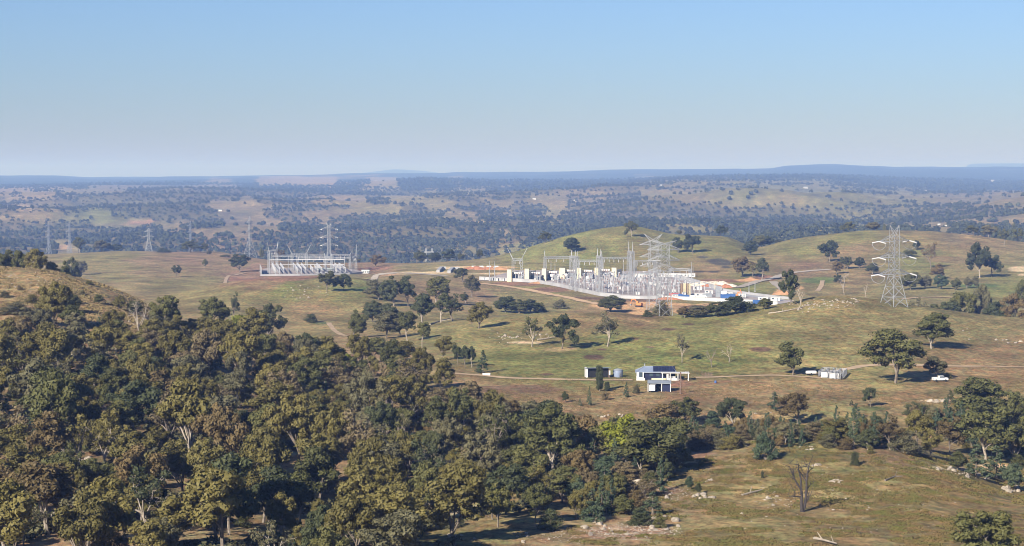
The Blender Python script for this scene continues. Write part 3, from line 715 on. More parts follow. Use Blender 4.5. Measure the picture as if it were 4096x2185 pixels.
    if puffs:
        V, Q = puff_cloud(puffs, rng, ln, wd, dens, flat)
        return mb, V, Q
    return mb, None, None


_wood, _leaf = {}, {}
NVAR = {'gum': 10, 'tall': 6, 'sparse': 3, 'round': 5, 'dead': 3, 'cypress': 3, 'poplar': 2, 'shrub': 4, 'twiggy': 2, 'snag': 3}
_geo, _size = {}, {}


def tree_parts(kind, var, colour, bark):
    k = (kind, var)
    if k not in _geo: _geo[k] = make_tree(kind, 100 * sorted(NVAR).index(kind) + var + 11)
    mb, V, Q = _geo[k]
    if k not in _size:
        P = np.array(mb.v) if V is None else V
        _size[k] = (2 * float(np.percentile(np.hypot(P[:, 0], P[:, 1]), 96)), float(P[:, 2].max()))
    if k + (bark.name,) not in _wood: _wood[k + (bark.name,)] = mb.mesh('trunk', bark)
    lf = None
    if V is not None:
        kc = k + (colour,)
        if kc not in _leaf: _leaf[kc] = np_mesh('crown', V, Q, CROWN[colour])
        lf = _leaf[kc]
    return _wood[k + (bark.name,)], lf


KINDNAME = {'gum': 'gum_tree', 'tall': 'tall_gum_tree', 'sparse': 'thin_gum_tree', 'round': 'bushy_tree', 'dead': 'dead_tree', 'cypress': 'cypress_pine', 'poplar': 'poplar_tree', 'shrub': 'shrub', 'twiggy': 'bare_shrub', 'snag': 'dead_tree'}
TREES = []                       # (x, y, radius) of what stands already


def plant(p, h, w_, kind, colour, rng, bark=None, var=None, name=None):
    """plant a tree h metres high and w_ metres wide at a point of the land"""
    if bark is None: bark = PALE if rng.random() < (0.5 if kind == 'tall' else 0.15) else BARK
    var = int(rng.integers(NVAR[kind])) if var is None else var
    wo, lf = tree_parts(kind, var, colour, bark)
    sx = w_ / _size[(kind, var)][0]; sz = h / _size[(kind, var)][1]
    r = empty(name or KINDNAME[kind], (p[0], p[1], p[2] - 0.1), rng.uniform(0, 6.28), (sx, sx * rng.uniform(.9, 1.1), sz))
    link('stems' if kind in ('shrub', 'twiggy') else 'trunk', wo, r)
    if lf is not None: link('foliage' if kind == 'shrub' else 'crown', lf, r)
    TREES.append((p[0], p[1], w_ / 2))
    return r


RNG = np.random.default_rng(5)


def plant_px(u, vb, h, w_, kind, colour, label, Y=None, cat=None, group=None, bark=None, var=None, name=None):
    """a tree whose foot, height and width are given in photograph pixels; a distance when its foot is hidden"""
    if Y is None:
        p = ground(u, vb)
    else:
        rx, rz = ray(u, vb); p = Vector((rx * Y, Y, float(H(rx * Y, Y))))
        h = h + (proj(p.x, p.y, p.z)[1] - vb)
    s = p.y / F
    o = plant(p, h * s, w_ * s, kind, colour, RNG, bark, var, name)
    tag(o, label, cat or ('shrub' if kind in ('shrub', 'twiggy') else 'tree'), group)
    return o


HAND = [
    # the bare hill on the left and the field beyond it
    (212, 1310, 190, 150, 'round', 'olive', 'large dense olive tree standing alone on the straw covered hillside'),
    (280, 1250, 78, 78, 'round', 'dark', 'dark bush hugging the large olive tree on the straw hillside'),
    (60, 1255, 50, 134, 'shrub', 'grey', 'low grey green scrub below the rocky hilltop'),
    (120, 1290, 67, 123, 'shrub', 'grey', 'grey scrub patch halfway down the straw hillside'),
    (40, 1330, 60, 90, 'round', 'olive', 'olive bush at the foot of the straw hillside by the left edge'),
    (310, 1310, 60, 50, 'cypress', 'blue', 'small pine right of the large olive hillside tree'),
    (395, 1330, 66, 40, 'cypress', 'blue', 'slim pine on the straw slope above the wood'),
    (455, 1300, 46, 32, 'cypress', 'deep', 'short dark pine on the upper straw slope'),
    (430, 1350, 50, 46, 'round', 'grey', 'grey bush on the straw slope above the wood'),
    (305, 1215, 40, 40, 'shrub', 'dark', 'dark bush right of the olive hillside tree crown'),
    (130, 1215, 40, 60, 'shrub', 'olive', 'olive scrub on the middle of the straw hillside'),
    (20, 1190, 30, 44, 'shrub', 'grey', 'grey scrub by the left edge of the straw hillside'),
    (395, 1215, 40, 40, 'round', 'dark', 'dark small tree on the right flank of the straw hill'),
    (330, 1180, 22, 30, 'shrub', 'grey', 'grey tuft bush on the right flank of the straw hill'),
    (480, 1240, 60, 50, 'round', 'olive', 'olive small tree low on the right flank of the straw hill'),
    (80, 1160, 18, 26, 'shrub', 'tan', 'dry tan tuft near the rocky hilltop'),
    (540, 1260, 60, 60, 'round', 'dark', 'dark small tree where the straw hill runs out'),
    (355, 1138, 18, 38, 'shrub', 'dark', 'small dark bush on the crest of the straw hill'),
    (12, 1085, 90, 101, 'gum', 'dark', 'dark gum poking over the rocky hilltop at the left edge', 800),
    (75, 1085, 87, 78, 'gum', 'dark', 'dark two-headed gum behind the rocky hilltop', 800),
    (143, 1095, 103, 84, 'gum', 'olive', 'olive gum with bare forked trunk behind the straw hill', 790),
    (205, 1110, 67, 67, 'round', 'olive', 'yellowish olive round tree just behind the straw hill crest', 800),
    (262, 1118, 81, 78, 'round', 'dark', 'dark dense tree where the straw hill meets the far paddock', 830),
    (285, 1090, 67, 67, 'round', 'deep', 'deep green tree behind the pair at the hill shoulder', 1250),
    (325, 1100, 58, 49, 'round', 'grey', 'grey green tree casting a long shadow on the far paddock', None),
    (320, 1010, 62, 58, 'gum', 'dark', 'dark gum on the rim of the left paddock beside a pale clearing', 2300),
    (408, 1016, 58, 62, 'gum', 'grey', 'grey spreading gum on the rim of the left paddock', 2320),
    (462, 1012, 36, 67, 'round', 'deep', 'low dark tree left of the slender pylon on the paddock rim', 2330),
    (705, 1107, 49, 40, 'gum', 'dark', 'small dark tree alone in the middle of the left paddock'),
    (816, 1080, 45, 31, 'tall', 'dark', 'little upright tree with a detached shadow in the left paddock'),
    (762, 1026, 67, 74, 'gum', 'dark', 'bushy dark tree on the paddock rim under the faint double pylon', 2280),
    (817, 1016, 49, 34, 'gum', 'dark', 'narrow dark tree just right of the bushy rim tree', 2290),
    (836, 1028, 27, 20, 'round', 'grey', 'tiny grey tree on the paddock rim', 2200),
    (655, 1016, 25, 56, 'shrub', 'deep', 'low dark scrub right of the slender pylon on the paddock rim', 2280),
    (960, 1088, 74, 83, 'gum', 'deep', 'broad dark tree beside the dirt track near the old substation'),
    (900, 1046, 28, 45, 'round', 'dark', 'small rim tree left of the broad dark tracksside tree', 2150),
    (1045, 1028, 40, 27, 'round', 'dark', 'dark lollipop tree behind the left end of the old substation', 2200),
    (1120, 1040, 45, 45, 'gum', 'rust', 'brownish tree behind the old substation gantries', 2250),
    (1400, 1070, 45, 40, 'round', 'deep', 'dark tree behind the right end of the old substation', 2100),
    (1430, 1072, 40, 40, 'gum', 'dark', 'dark tree behind the last old gantry mast', 2120),
    (1502, 1068, 52, 69, 'gum', 'rust', 'broad brownish tree right of the old substation'),
    (1380, 1130, 0.1, 0.1, None, None, None),
    (1308, 1166, 85, 85, 'gum', 'dark', 'left and browner of two round trees with joined shadows on the grassy knoll'),
    (1378, 1164, 72, 69, 'gum', 'deep', 'right and greener of two round trees with joined shadows on the grassy knoll'),
    (1668, 1052, 52, 74, 'round', 'dark', 'dark round tree left of the small portal pylon on the skyline rim', 2000),
    (1740, 1046, 38, 56, 'round', 'deep', 'deep green tree right of the small portal pylon', 2000),
    (1790, 1044, 49, 67, 'gum', 'deep', 'dark spreading tree on the rim beyond the portal pylon', 2010),
    (1838, 1040, 31, 38, 'round', 'dark', 'small dark tree ending the rim row beyond the portal pylon', 2010),
    (1922, 1036, 40, 31, 'round', 'dark', 'dark square tree alone on the green slope above the dirt bank'),
    # gully left of the new substation
    (1850, 1128, 58, 67, 'gum', 'dark', 'round lollipop tree in front of the orange dirt bank'),
    (1888, 1188, 90, 76, 'gum', 'grey', 'grey brown tree with a strong shadow left of the pale perimeter wall'),
    (1512, 1200, 84, 97, 'gum', 'grey', 'grey brown round tree at the left of the gully clump'),
    (1575, 1225, 128, 108, 'round', 'deep', 'deep green tree in the middle of the gully clump'),
    (1632, 1225, 128, 90, 'gum', 'deep', 'tall deep green tree topping the gully clump'),
    (1746, 1214, 110, 108, 'gum', 'dark', 'dark domed tree with a shadow on the slope above the gully'),
    (1488, 1290, 92, 84, 'round', 'deep', 'dark tree at the lower left of the gully clump'),
    (1550, 1300, 90, 102, 'round', 'deep', 'shadowed tree behind the lower gully clump'),
    (1545, 1355, 115, 141, 'round', 'grey', 'wide grey green tree at the foot of the gully clump'),
    (1600, 1345, 90, 77, 'round', 'deep', 'dark tree tucked right of the wide grey green one'),
    (1690, 1310, 141, 102, 'tall', 'deep', 'open deep green tree with forked pale stems in the gully'),
    (1765, 1290, 122, 90, 'tall', 'deep', 'thin dark tree on the far bank of the gully'),
    (1812, 1284, 115, 90, 'sparse', 'deep', 'open tree with white stem on the far bank of the gully'),
    (1862, 1212, 45, 47, 'round', 'dark', 'small round tree on the slope behind the gully'),
    (1914, 1314, 112, 118, 'gum', 'olive', 'large brown green tree leaning over the green slope left of the wall'),
    (1632, 1368, 128, 79, 'tall', 'dark', 'dark upright tree on a reddish bank below the gully'),
    (1690, 1392, 108, 64, 'tall', 'dark', 'slim dark tree right of the reddish bank'),
    (1415, 1352, 118, 104, 'round', 'dark', 'big dense tree beside the bend of the dirt path'),
    (2020, 1250, 67, 94, 'round', 'deep', 'leftmost dark tree of the row under the perimeter wall'),
    (2075, 1254, 58, 78, 'round', 'dark', 'middle dark tree of the row under the perimeter wall'),
    (2125, 1250, 56, 78, 'round', 'deep', 'deep green tree of the row under the perimeter wall'),
    (2160, 1246, 38, 56, 'shrub', 'dark', 'low shrub ending the row under the perimeter wall'),
    (2240, 1234, 38, 67, 'shrub', 'grey', 'grey scrub patch beside the orange haul road'),
    (2445, 1248, 69, 116, 'round', 'dark', 'broad dark dome of a tree in front of the concrete wall'),
    (2646, 1264, 65, 74, 'shrub', 'grey', 'grey woolly bush among orange clay below the pylons'),
    (2590, 1268, 31, 45, 'shrub', 'deep', 'low dark bush left of the grey woolly bush'),
    (2740, 1272, 49, 101, 'round', 'rust', 'wide brown tree on the clay right of the grey bush'),
    (2800, 1270, 47, 90, 'round', 'grey', 'dull green tree beside the wide brown tree'),
    (2870, 1266, 63, 101, 'round', 'deep', 'dark tree hiding the front of the white yard'),
    (2940, 1256, 74, 101, 'round', 'deep', 'tallest dark tree in front of the blue containers'),
    (2990, 1248, 45, 78, 'shrub', 'deep', 'low dark shrub right of the tallest yard tree'),
    (3058, 1238, 47, 74, 'round', 'dark', 'dark brownish bush at the right end of the yard'),
    # row of saplings by the wood
    (1768, 1440, 100, 96, 'gum', 'olive', 'olive brown tree heading the row of slim green trees'),
    (1832, 1462, 84, 52, 'tall', 'deep', 'first slim blue green tree in the row beside the green paddock'),
    (1862, 1470, 92, 48, 'tall', 'deep', 'second slim blue green tree in the row beside the green paddock'),
    (1888, 1470, 88, 46, 'tall', 'deep', 'third slim tree, dark, in the row beside the green paddock'),
    (1932, 1492, 96, 56, 'cypress', 'blue', 'separate pointed blue green tree ending the slim row'),
    (1765, 1602, 176, 124, 'tall', 'olive', 'tall gum with white branching limbs casting a shadow on the brown paddock', None, PALE),
    (1808, 1668, 130, 70, 'tall', 'olive', 'slender gum with a white leaning trunk below the white limbed gum', None, PALE),
    # green hill
    (2128, 1388, 128, 96, 'sparse', 'dark', 'thin dark-trunked tree, leftmost of three on the green slope'),
    (2248, 1396, 146, 128, 'gum', 'deep', 'dense dark tree with a long shadow, middle of three on the green slope'),
    (2428, 1386, 146, 122, 'sparse', 'grey', 'half bare grey tree, rightmost of three on the green slope'),
    (2728, 1450, 120, 72, 'sparse', 'grey', 'spindly pale tree on the green slope above the farmhouse', None, PALE),
    (2848, 1470, 88, 60, 'dead', 'grey', 'leafless grey tree right of the spindly pale tree'),
    (2915, 1450, 76, 52, 'dead', 'grey', 'small bare grey tree standing farthest right above the farm track', None, PALE),
    # hill behind the new substation
    (2180, 966, 43, 56, 'gum', 'dark', 'dark tree on the left shoulder of the green hill', 1940),
    (2288, 1008, 60, 67, 'round', 'deep', 'dark dense tree with a black shadow on the green hillside'),
    (2528, 950, 69, 58, 'gum', 'dark', 'dark tree on the summit of the green hill'),
    (2712, 1012, 65, 52, 'gum', 'deep', 'left tree of the close pair right of the tall pylons'),
    (2768, 1014, 81, 72, 'gum', 'deep', 'right and taller tree of the close pair right of the tall pylons'),
    (2722, 940, 22, 29, 'round', 'dark', 'little dark tree on the saddle between the hills', 1960),
    (2880, 955, 56, 56, 'gum', 'deep', 'flat topped dark tree on the skyline between the two hills', 1960),
    (3000, 1020, 60, 54, 'round', 'deep', 'dark leaning tree with black shadow below the saddle'),
    (3040, 985, 45, 52, 'round', 'dark', 'dark tree at the dip between the green hills', 1980),
    (3075, 992, 49, 49, 'round', 'deep', 'deep green tree at the foot of the right green hill', 1990),
    (3110, 985, 27, 45, 'round', 'dark', 'low dark tree right of the dip between the hills', 2000),
    (2972, 1108, 87, 90, 'gum', 'rust', 'purplish brown tree above the spoil heap'),
    (3046, 1120, 92, 69, 'tall', 'deep', 'dark clump on several thin trunks beside the pale road'),
    (3010, 1112, 63, 45, 'sparse', 'olive', 'thin yellowish tree between the brown and the dark trees by the road'),
    (3164, 1218, 146, 99, 'gum', 'deep', 'dark tree at the bend of the pale road right of the yard'),
    (3320, 1048, 90, 81, 'gum', 'deep', 'solid dark tree with a shadow on the right green hill'),
    (3392, 1076, 52, 67, 'gum', 'dark', 'domed tree at the end of the pale road'),
    (3345, 1096, 52, 54, 'round', 'rust', 'brown tree at the end of the pale road'),
    (3440, 1072, 45, 38, 'round', 'deep', 'dark egg shaped tree right of the domed tree'),
    (3488, 1096, 47, 52, 'round', 'deep', 'dark round tree left of the great lattice pylon'),
    (3350, 1134, 38, 34, 'round', 'deep', 'small dark tree below the brown tree at the road end'),
    (3378, 1180, 103, 45, 'dead', 'grey', 'tall white dead trunk standing on the stony crest', None, PALE),
    (3196, 1232, 101, 49, 'dead', 'grey', 'dead pale tree at the yard corner on the stony crest', None, PALE),
    (3400, 930, 47, 45, 'gum', 'dark', 'open dark tree on the skyline of the right green hill', 1990),
    (3372, 932, 31, 29, 'gum', 'dark', 'small dark tree left of the open skyline tree', 1990),
    (3492, 926, 38, 58, 'round', 'olive', 'olive bushy tree on the crest left of the great pylon', 1985),
    (3545, 918, 25, 34, 'gum', 'dark', 'little tree peeping over the crest behind the great pylon', 2300),
    (3664, 1000, 40, 38, 'round', 'deep', 'dark tree just right of the top arms of the great pylon'),
    (3642, 1026, 31, 49, 'round', 'dark', 'low dark tree just right of the middle arms of the great pylon'),
    (3722, 1074, 108, 72, 'sparse', 'rust', 'half dead brown tree on a bent trunk right of the great pylon'),
    (3748, 1115, 63, 60, 'round', 'rust', 'brown bushy tree below the half dead tree'),
    (3918, 1112, 148, 92, 'gum', 'deep', 'tall dark gum of the pair on the right green slope'),
    (3968, 1108, 92, 69, 'gum', 'deep', 'shorter gum of the pair on the right green slope'),
    (3640, 1160, 74, 85, 'round', 'dark', 'big dark bush at the right foot of the great pylon'),
    (3700, 1154, 56, 56, 'round', 'grey', 'grey green bush second in the row right of the great pylon'),
    (3762, 1158, 63, 56, 'round', 'blue', 'blue green bush third in the row right of the great pylon'),
    (3826, 1160, 52, 54, 'round', 'dark', 'dark bush fourth in the row right of the great pylon'),
    (3866, 1154, 49, 49, 'round', 'grey', 'grey bush fifth in the row right of the great pylon'),
    (3902, 1146, 45, 27, 'poplar', 'grey', 'upright grey sapling ending the row right of the great pylon'),
    (3892, 958, 58, 52, 'gum', 'dark', 'dark tree on the right skyline beside a leafy clump', 1960),
    (3952, 966, 69, 63, 'gum', 'grey', 'open leafy tree with a shadow on the right skyline', 1955),
    (4012, 968, 56, 56, 'gum', 'dark', 'dark tree right of the open leafy skyline tree', 2050),
    (4080, 982, 72, 56, 'gum', 'dark', 'tall dark tree at the right edge of the skyline', 1950),
    (4015, 992, 34, 16, 'dead', 'grey', 'small white stump of a tree on the right skyline slope', None, PALE),
    (3980, 932, 34, 56, 'round', 'deep', 'hazy dark tree beyond the right skyline', 2500),
    (4060, 925, 38, 67, 'round', 'deep', 'hazy broad tree beyond the right skyline by the edge', 2500),
    (3465, 1192, 69, 22, 'dead', 'grey', 'bleached white dead stump on the crest left of the great pylon', None, PALE),
    (3678, 1252, 67, 94, 'sparse', 'grey', 'thin grey tree in the hollow just right of the great pylon', 930),
    (3740, 1262, 49, 85, 'round', 'dark', 'low dark bush in the hollow behind the grassy crest', 940),
    (3800, 1268, 67, 101, 'round', 'deep', 'deep green tree in the hollow behind the grassy crest', 950),
    (3858, 1270, 108, 123, 'gum', 'dark', 'wide dull gum in the hollow behind the grassy crest', 960),
    (3930, 1276, 146, 90, 'gum', 'grey', 'tall grey gum in the hollow behind the grassy crest', 970),
    (3985, 1280, 78, 101, 'round', 'deep', 'dense dark tree right of the tall grey hollow gum', 950),
    (4050, 1290, 123, 123, 'gum', 'rust', 'big brownish gum at the right edge of the hollow', 950),
    (4090, 1280, 168, 67, 'gum', 'dark', 'dark gum cut by the right edge above the hollow', 1100),
    # right paddock
    (3170, 1500, 138, 112, 'gum', 'dark', 'upright green tree alone left of the steel cattle yard'),
    (3582, 1534, 222, 232, 'gum', 'dark', 'huge spreading gum with a dark shadow in the right paddock', None, None, 1),
    (3726, 1394, 148, 146, 'gum', 'dark', 'round topped gum on a white trunk on the crest slope', None, PALE, 0),
    (3748, 1520, 98, 88, 'gum', 'grey', 'smaller grey brown gum beside the parked white ute'),
    (3792, 1515, 26, 36, 'shrub', 'olive', 'low bush right of the parked white ute'),
    (3482, 1628, 82, 62, 'gum', 'deep', 'small round green tree alone on the brown slope'),
    (3406, 1622, 24, 22, 'cypress', 'deep', 'tiny pointed shrub left of the small round green tree'),
    (3800, 1612, 56, 40, 'cypress', 'deep', 'pointed dark shrub among orange rock slabs'),
    # around the farmhouse
    (2398, 1566, 108, 30, 'poplar', 'deep', 'dark columnar tree in front of the small open shed'),
    (2428, 1566, 42, 20, 'poplar', 'deep', 'small dark columnar bush right of the tall columnar tree'),
    (2262, 1608, 46, 30, 'round', 'deep', 'dark little tree with a shadow left of the house garden'),
    (2358, 1622, 80, 24, 'cypress', 'blue', 'slim blue green cypress below the columnar tree'),
    (2320, 1624, 34, 20, 'cypress', 'blue', 'short cypress left of the slim blue green cypress'),
    (2506, 1590, 66, 26, 'cypress', 'blue', 'slim blue green cypress left of the carport shed'),
    (2420, 1600, 36, 40, 'shrub', 'tan', 'dry tan garden bush under the columnar tree'),
    (2545, 1575, 40, 30, 'shrub', 'grey', 'grey garden bush with pale twigs left of the carport shed'),
    (2480, 1510, 30, 20, 'twiggy', 'grey', 'bare twiggy bush between the water tank and the house'),
    (2990, 1622, 28, 60, 'twiggy', 'grey', 'grey brown twiggy bush on the brown slope below the power pole'),
    # tree belt in the middle and right
    (1990, 2110, 190, 150, 'gum', 'dark', 'dark gum on the grassy edge right of the tan track bank'),
    (2140, 2090, 170, 150, 'gum', 'dark', 'dark gum above the sandy slope at the bottom'),
    (1790, 2030, 190, 140, 'tall', 'olive', 'tall olive gum over the tan track bank'),
    (2300, 2080, 130, 120, 'gum', 'olive', 'olive gum at the left end of the boulder rubble'),
    (2215, 1890, 285, 290, 'gum', 'dark', 'huge olive gum mass rising left of the lime crowned tree', None, PALE, 2),
    (2120, 1800, 170, 150, 'gum', 'dark', 'olive gum shouldering the huge olive mass on its left', None, None, 3),
    (2330, 1850, 200, 150, 'gum', 'rust', 'brown olive gum right of the huge olive mass', None, None, 4),
    (2420, 1870, 170, 170, 'gum', 'dark', 'olive gum in the dip left of the lime crown'),
    (2560, 1905, 150, 160, 'gum', 'dark', 'dark green gum below the lime crown'),
    (2330, 1960, 170, 150, 'gum', 'rust', 'rusty olive gum below the huge olive mass'),
    (2690, 1830, 170, 170, 'gum', 'dark', 'olive gum filling the gap right of the lime crown'),
    (2450, 1790, 130, 150, 'gum', 'dark', 'dark gum behind and left of the lime crown'),
    (2250, 2010, 150, 150, 'gum', 'dark', 'olive gum at the lower right corner of the wood'),
    (2130, 1960, 190, 180, 'gum', 'dark', 'big dark gum under the huge olive mass'),
    (2505, 1870, 225, 230, 'gum', 'lime', 'large bright lime crowned tree in the middle of the belt', None, None, 5),
    (2625, 1905, 235, 270, 'gum', 'dark', 'great olive gum overlapping the lime crown, on clustered trunks', None, None, 0),
    (2700, 1890, 140, 120, 'round', 'dark', 'dark tree at the right foot of the great olive gum', None, None),
    (2745, 1700, 118, 140, 'gum', 'dark', 'rounded green gum on the top edge of the middle belt'),
    (2640, 1740, 130, 160, 'gum', 'rust', 'rusty olive gum behind the lime crown'),
    (2935, 1726, 140, 130, 'gum', 'deep', 'rounded deep green gum right of the rusty tree belt'),
    (2850, 1730, 90, 60, 'poplar', 'blue', 'narrow blue green tree left of the rounded deep green gum'),
    (2740, 1770, 110, 110, 'sparse', 'rust', 'half bare rusty tree on dark stems in the belt'),
    (3022, 1730, 84, 84, 'twiggy', 'grey', 'spiky leafless grey shrub standing in the belt', None, PALE),
    (2790, 1800, 90, 110, 'shrub', 'tan', 'brown grey scrub below the rounded green gums'),
    (2870, 1785, 70, 110, 'shrub', 'grey', 'grey scrub running right below the deep green gum'),
    (2960, 1765, 50, 100, 'shrub', 'tan', 'thin brown scrub below the spiky leafless shrub'),
    (3190, 1700, 135, 140, 'gum', 'rust', 'brown domed gum on the top edge of the right belt'),
    (3098, 1640, 76, 62, 'cypress', 'blue', 'blue green cypress left of the brown domed gum'),
    (3060, 1840, 120, 100, 'shrub', 'blue', 'big grey blue shrub spilling onto the grassy knoll'),
    (3140, 1775, 90, 110, 'round', 'grey', 'grey green bushy tree right of the big grey blue shrub'),
    (3260, 1760, 80, 120, 'shrub', 'tan', 'brownish scrub mass under the brown domed gum'),
    (3340, 1765, 100, 110, 'gum', 'olive', 'olive gum in the middle of the right belt'),
    (3415, 1790, 150, 80, 'cypress', 'blue', 'tall dark blue green cypress at the back of the knoll'),
    (3470, 1800, 90, 80, 'round', 'deep', 'dark bush with a rock at its foot behind the knoll'),
    (3425, 1680, 70, 50, 'cypress', 'blue', 'pointed dark cypress above the olive belt'),
    (3560, 1800, 150, 130, 'sparse', 'rust', 'rusty brown feathery tree on bare stems behind the knoll'),
    (3665, 1790, 160, 120, 'gum', 'olive', 'olive domed gum with dark underside in the right belt'),
    (3620, 1815, 100, 140, 'shrub', 'grey', 'grey scrubby bush with pale twigs behind the knoll'),
    (3745, 1720, 90, 50, 'cypress', 'blue', 'blue green pointed tree right of the domed olive gum'),
    (3720, 1830, 120, 110, 'gum', 'olive', 'yellowish gum on thin stems above the stony line'),
    (3800, 1810, 150, 120, 'gum', 'rust', 'brown tree left of the great dark gum at the right'),
    (3930, 1690, 190, 210, 'gum', 'dark', 'large olive gum at the top of the right hand wood'),
    (3945, 1840, 230, 250, 'gum', 'dark', 'great dark green gum on a pale trunk in the right hand wood', None, PALE, 6),
    (4060, 1850, 200, 180, 'gum', 'dark', 'tall olive gum filling the right edge of the wood'),
    (4040, 1720, 160, 150, 'gum', 'dark', 'dark gum at the right edge above the olive ones'),
    (3905, 1912, 140, 120, 'cypress', 'blue', 'wide blue green cypress over the stony line'),
    (3985, 1915, 140, 110, 'cypress', 'blue', 'second wide blue green cypress over the stony line'),
    (4060, 1965, 120, 100, 'round', 'blue', 'blue green bush above the stones at the right edge'),
    (3830, 1880, 80, 70, 'round', 'dark', 'dark bush at the left end of the stony line'),
    (3420, 1862, 60, 36, 'shrub', 'deep', 'small dark bush with a shadow alone on the knoll top'),
    (3480, 1815, 34, 30, 'shrub', 'olive', 'little olive bush by a boulder behind the knoll'),
    (3050, 1912, 34, 14, 'shrub', 'deep', 'slim dark shrub standing on the left of the knoll'),
    (3970, 2290, 260, 300, 'gum', 'dark', 'broad olive gum cut off by the bottom right corner', None, None, 3),
    # the shrubby edge of the knoll, left
    (2760, 1960, 60, 40, 'round', 'blue', 'small bright green pine shrub at the forest edge of the knoll'),
    (2795, 1975, 46, 34, 'round', 'deep', 'dark shrub right of the small bright green one'),
    (2420, 1960, 110, 90, 'cypress', 'blue', 'blue green pine below the huge olive gums'),
    (2500, 1930, 90, 110, 'round', 'tan', 'dry tan bush beside the pale rock slab'),
    (2610, 2060, 100, 110, 'cypress', 'blue', 'green pine shrub over the boulder rubble'),
    (2500, 2060, 90, 90, 'round', 'dark', 'dark shrub left of the green pine over the rubble'),
    (2560, 2100, 80, 100, 'shrub', 'deep', 'deep green dome at the top of the boulder rubble'),
    (2370, 2060, 110, 90, 'cypress', 'blue', 'pointed green pine in the shade left of the rubble'),
    (2200, 2120, 90, 100, 'shrub', 'deep', 'bright green low dome on the sandy slope'),
    (2590, 1990, 80, 120, 'sparse', 'tan', 'dry feathery tan bush above the green pines'),
    (2440, 2010, 70, 70, 'round', 'olive', 'round olive shrub among the pines'),
    (2640, 2110, 60, 60, 'shrub', 'dark', 'dark tuft right of the dome on the rubble'),
    (1650, 2140, 150, 60, 'twiggy', 'grey', 'grey leafless scrub tree beside the track bank'),
    (1700, 2080, 140, 44, 'dead', 'grey', 'pair of slim white dead trunks beside the track bank', None, PALE),
    # landmarks of the wood
    (965, 1405, 150, 150, 'gum', 'lime', 'bright lime green crown standing out of the wood'),
    (1492, 1450, 104, 112, 'gum', 'dark', 'dark domed gum in front of the brown paddock corner'),
    (1604, 1458, 98, 108, 'gum', 'olive', 'olive gum right of the dark domed gum'),
    (1380, 1530, 120, 90, 'tall', 'lime', 'yellow green upright gum below the reddish clearing'),
    (555, 1345, 155, 110, 'dead', 'grey', 'leafless pale branching tree on the skyline of the wood', None, PALE),
    (650, 1345, 165, 150, 'gum', 'dark', 'broad dark gum on the skyline of the wood right of the leafless tree'),
    (840, 1345, 160, 140, 'tall', 'dark', 'tall gum with visible trunk on the skyline of the wood'),
    (1070, 1370, 160, 150, 'gum', 'dark', 'high dark gum on the skyline of the wood right of the lime crown'),
    (940, 1285, 123, 49, 'sparse', 'deep', 'thin pointed tree on the grassy knoll edge of the wood'),
    (2010, 1700, 110, 160, 'round', 'rust', 'wide rusty gum where the wood meets the brown paddock'),
    (1930, 1690, 120, 130, 'gum', 'olive', 'olive gum left of the wide rusty gum'),
    (1245, 1290, 38, 56, 'shrub', 'deep', 'dark shrub at the edge of the wood near the green hollow'),
]
for t in HAND:
    u, vb, h, w_, kind, colour, label = t[:7]
    if kind is None: continue
    Y = t[7] if len(t) > 7 else None
    bark = t[8] if len(t) > 8 else None
    var = t[9] if len(t) > 9 else None
    plant_px(u, vb, h, w_, kind, colour, label, Y, bark=bark, var=var)

# charred dead tree on the knoll: two blackened stems and a few crooked limbs
p = ground(3212, 2048); k_ = p.y / F
t = empty('dead_tree', p); tag(t, 'charred dead tree with forked black trunk and bare limbs on the knoll', 'tree')


def cpt(u, v, d=0.0): return Vector(((u - 3212) * k_, d, (2048 - v) * k_ * 1.02))


b = MB()
b.tube([cpt(3209, 2060), cpt(3206, 2020), cpt(3207, 1985), cpt(3204, 1955), cpt(3202, 1915), cpt(3198, 1890)], [.40, .30, .27, .23, .16, .08], 8)
b.tube([cpt(3211, 2056, .2), cpt(3222, 2010, .2), cpt(3226, 1965, .2), cpt(3226, 1925, .2), cpt(3229, 1895, .2)], [.34, .27, .23, .19, .13], 8)
b.build('trunk', CHAR, t)
for pts, r in (([(3204, 1960, 0), (3190, 1940, -.3), (3175, 1915, -.5), (3162, 1885, -.5)], .2), ([(3202, 1915, 0), (3194, 1885, .3), (3192, 1858, .4)], .14), ([(3227, 1905, .2), (3232, 1880, 0), (3236, 1852, -.2)], .16), ([(3227, 1930, .2), (3214, 1912, .6), (3206, 1898, .9)], .15),
               ([(3206, 1988, 0), (3180, 1984, -.6), (3152, 1986, -1.0)], .12), ([(3229, 1896, .2), (3244, 1882, .8), (3256, 1878, 1.2)], .11), ([(3226, 1960, .2), (3240, 1948, .9), (3250, 1942, 1.5)], .1), ([(3175, 1915, -.5), (3166, 1912, -.9), (3156, 1905, -1.2)], .08), ([(3222, 2012, .2), (3234, 1996, .3), (3236, 1990, .3)], .2)):
    b = MB(); b.tube([cpt(*q) for q in pts], list(np.linspace(r * 1.15, r * .45, len(pts))), 6); b.build('limb', CHAR, t)
    e = pts[-1]
    for q in range(4):
        b = MB(); a = cpt(*pts[-2]).lerp(cpt(*e), .3 + .2 * q); b.tube([a, a + Vector(RNG.normal(size=3)) * .7 + Vector((0, 0, .5)), a + Vector(RNG.normal(size=3)) * 1.1 + Vector((0, 0, 1.2))], [r * .6, r * .4, .03], 4); b.build('twig', CHAR, t)
TREES.append((p.x, p.y, 2.5))

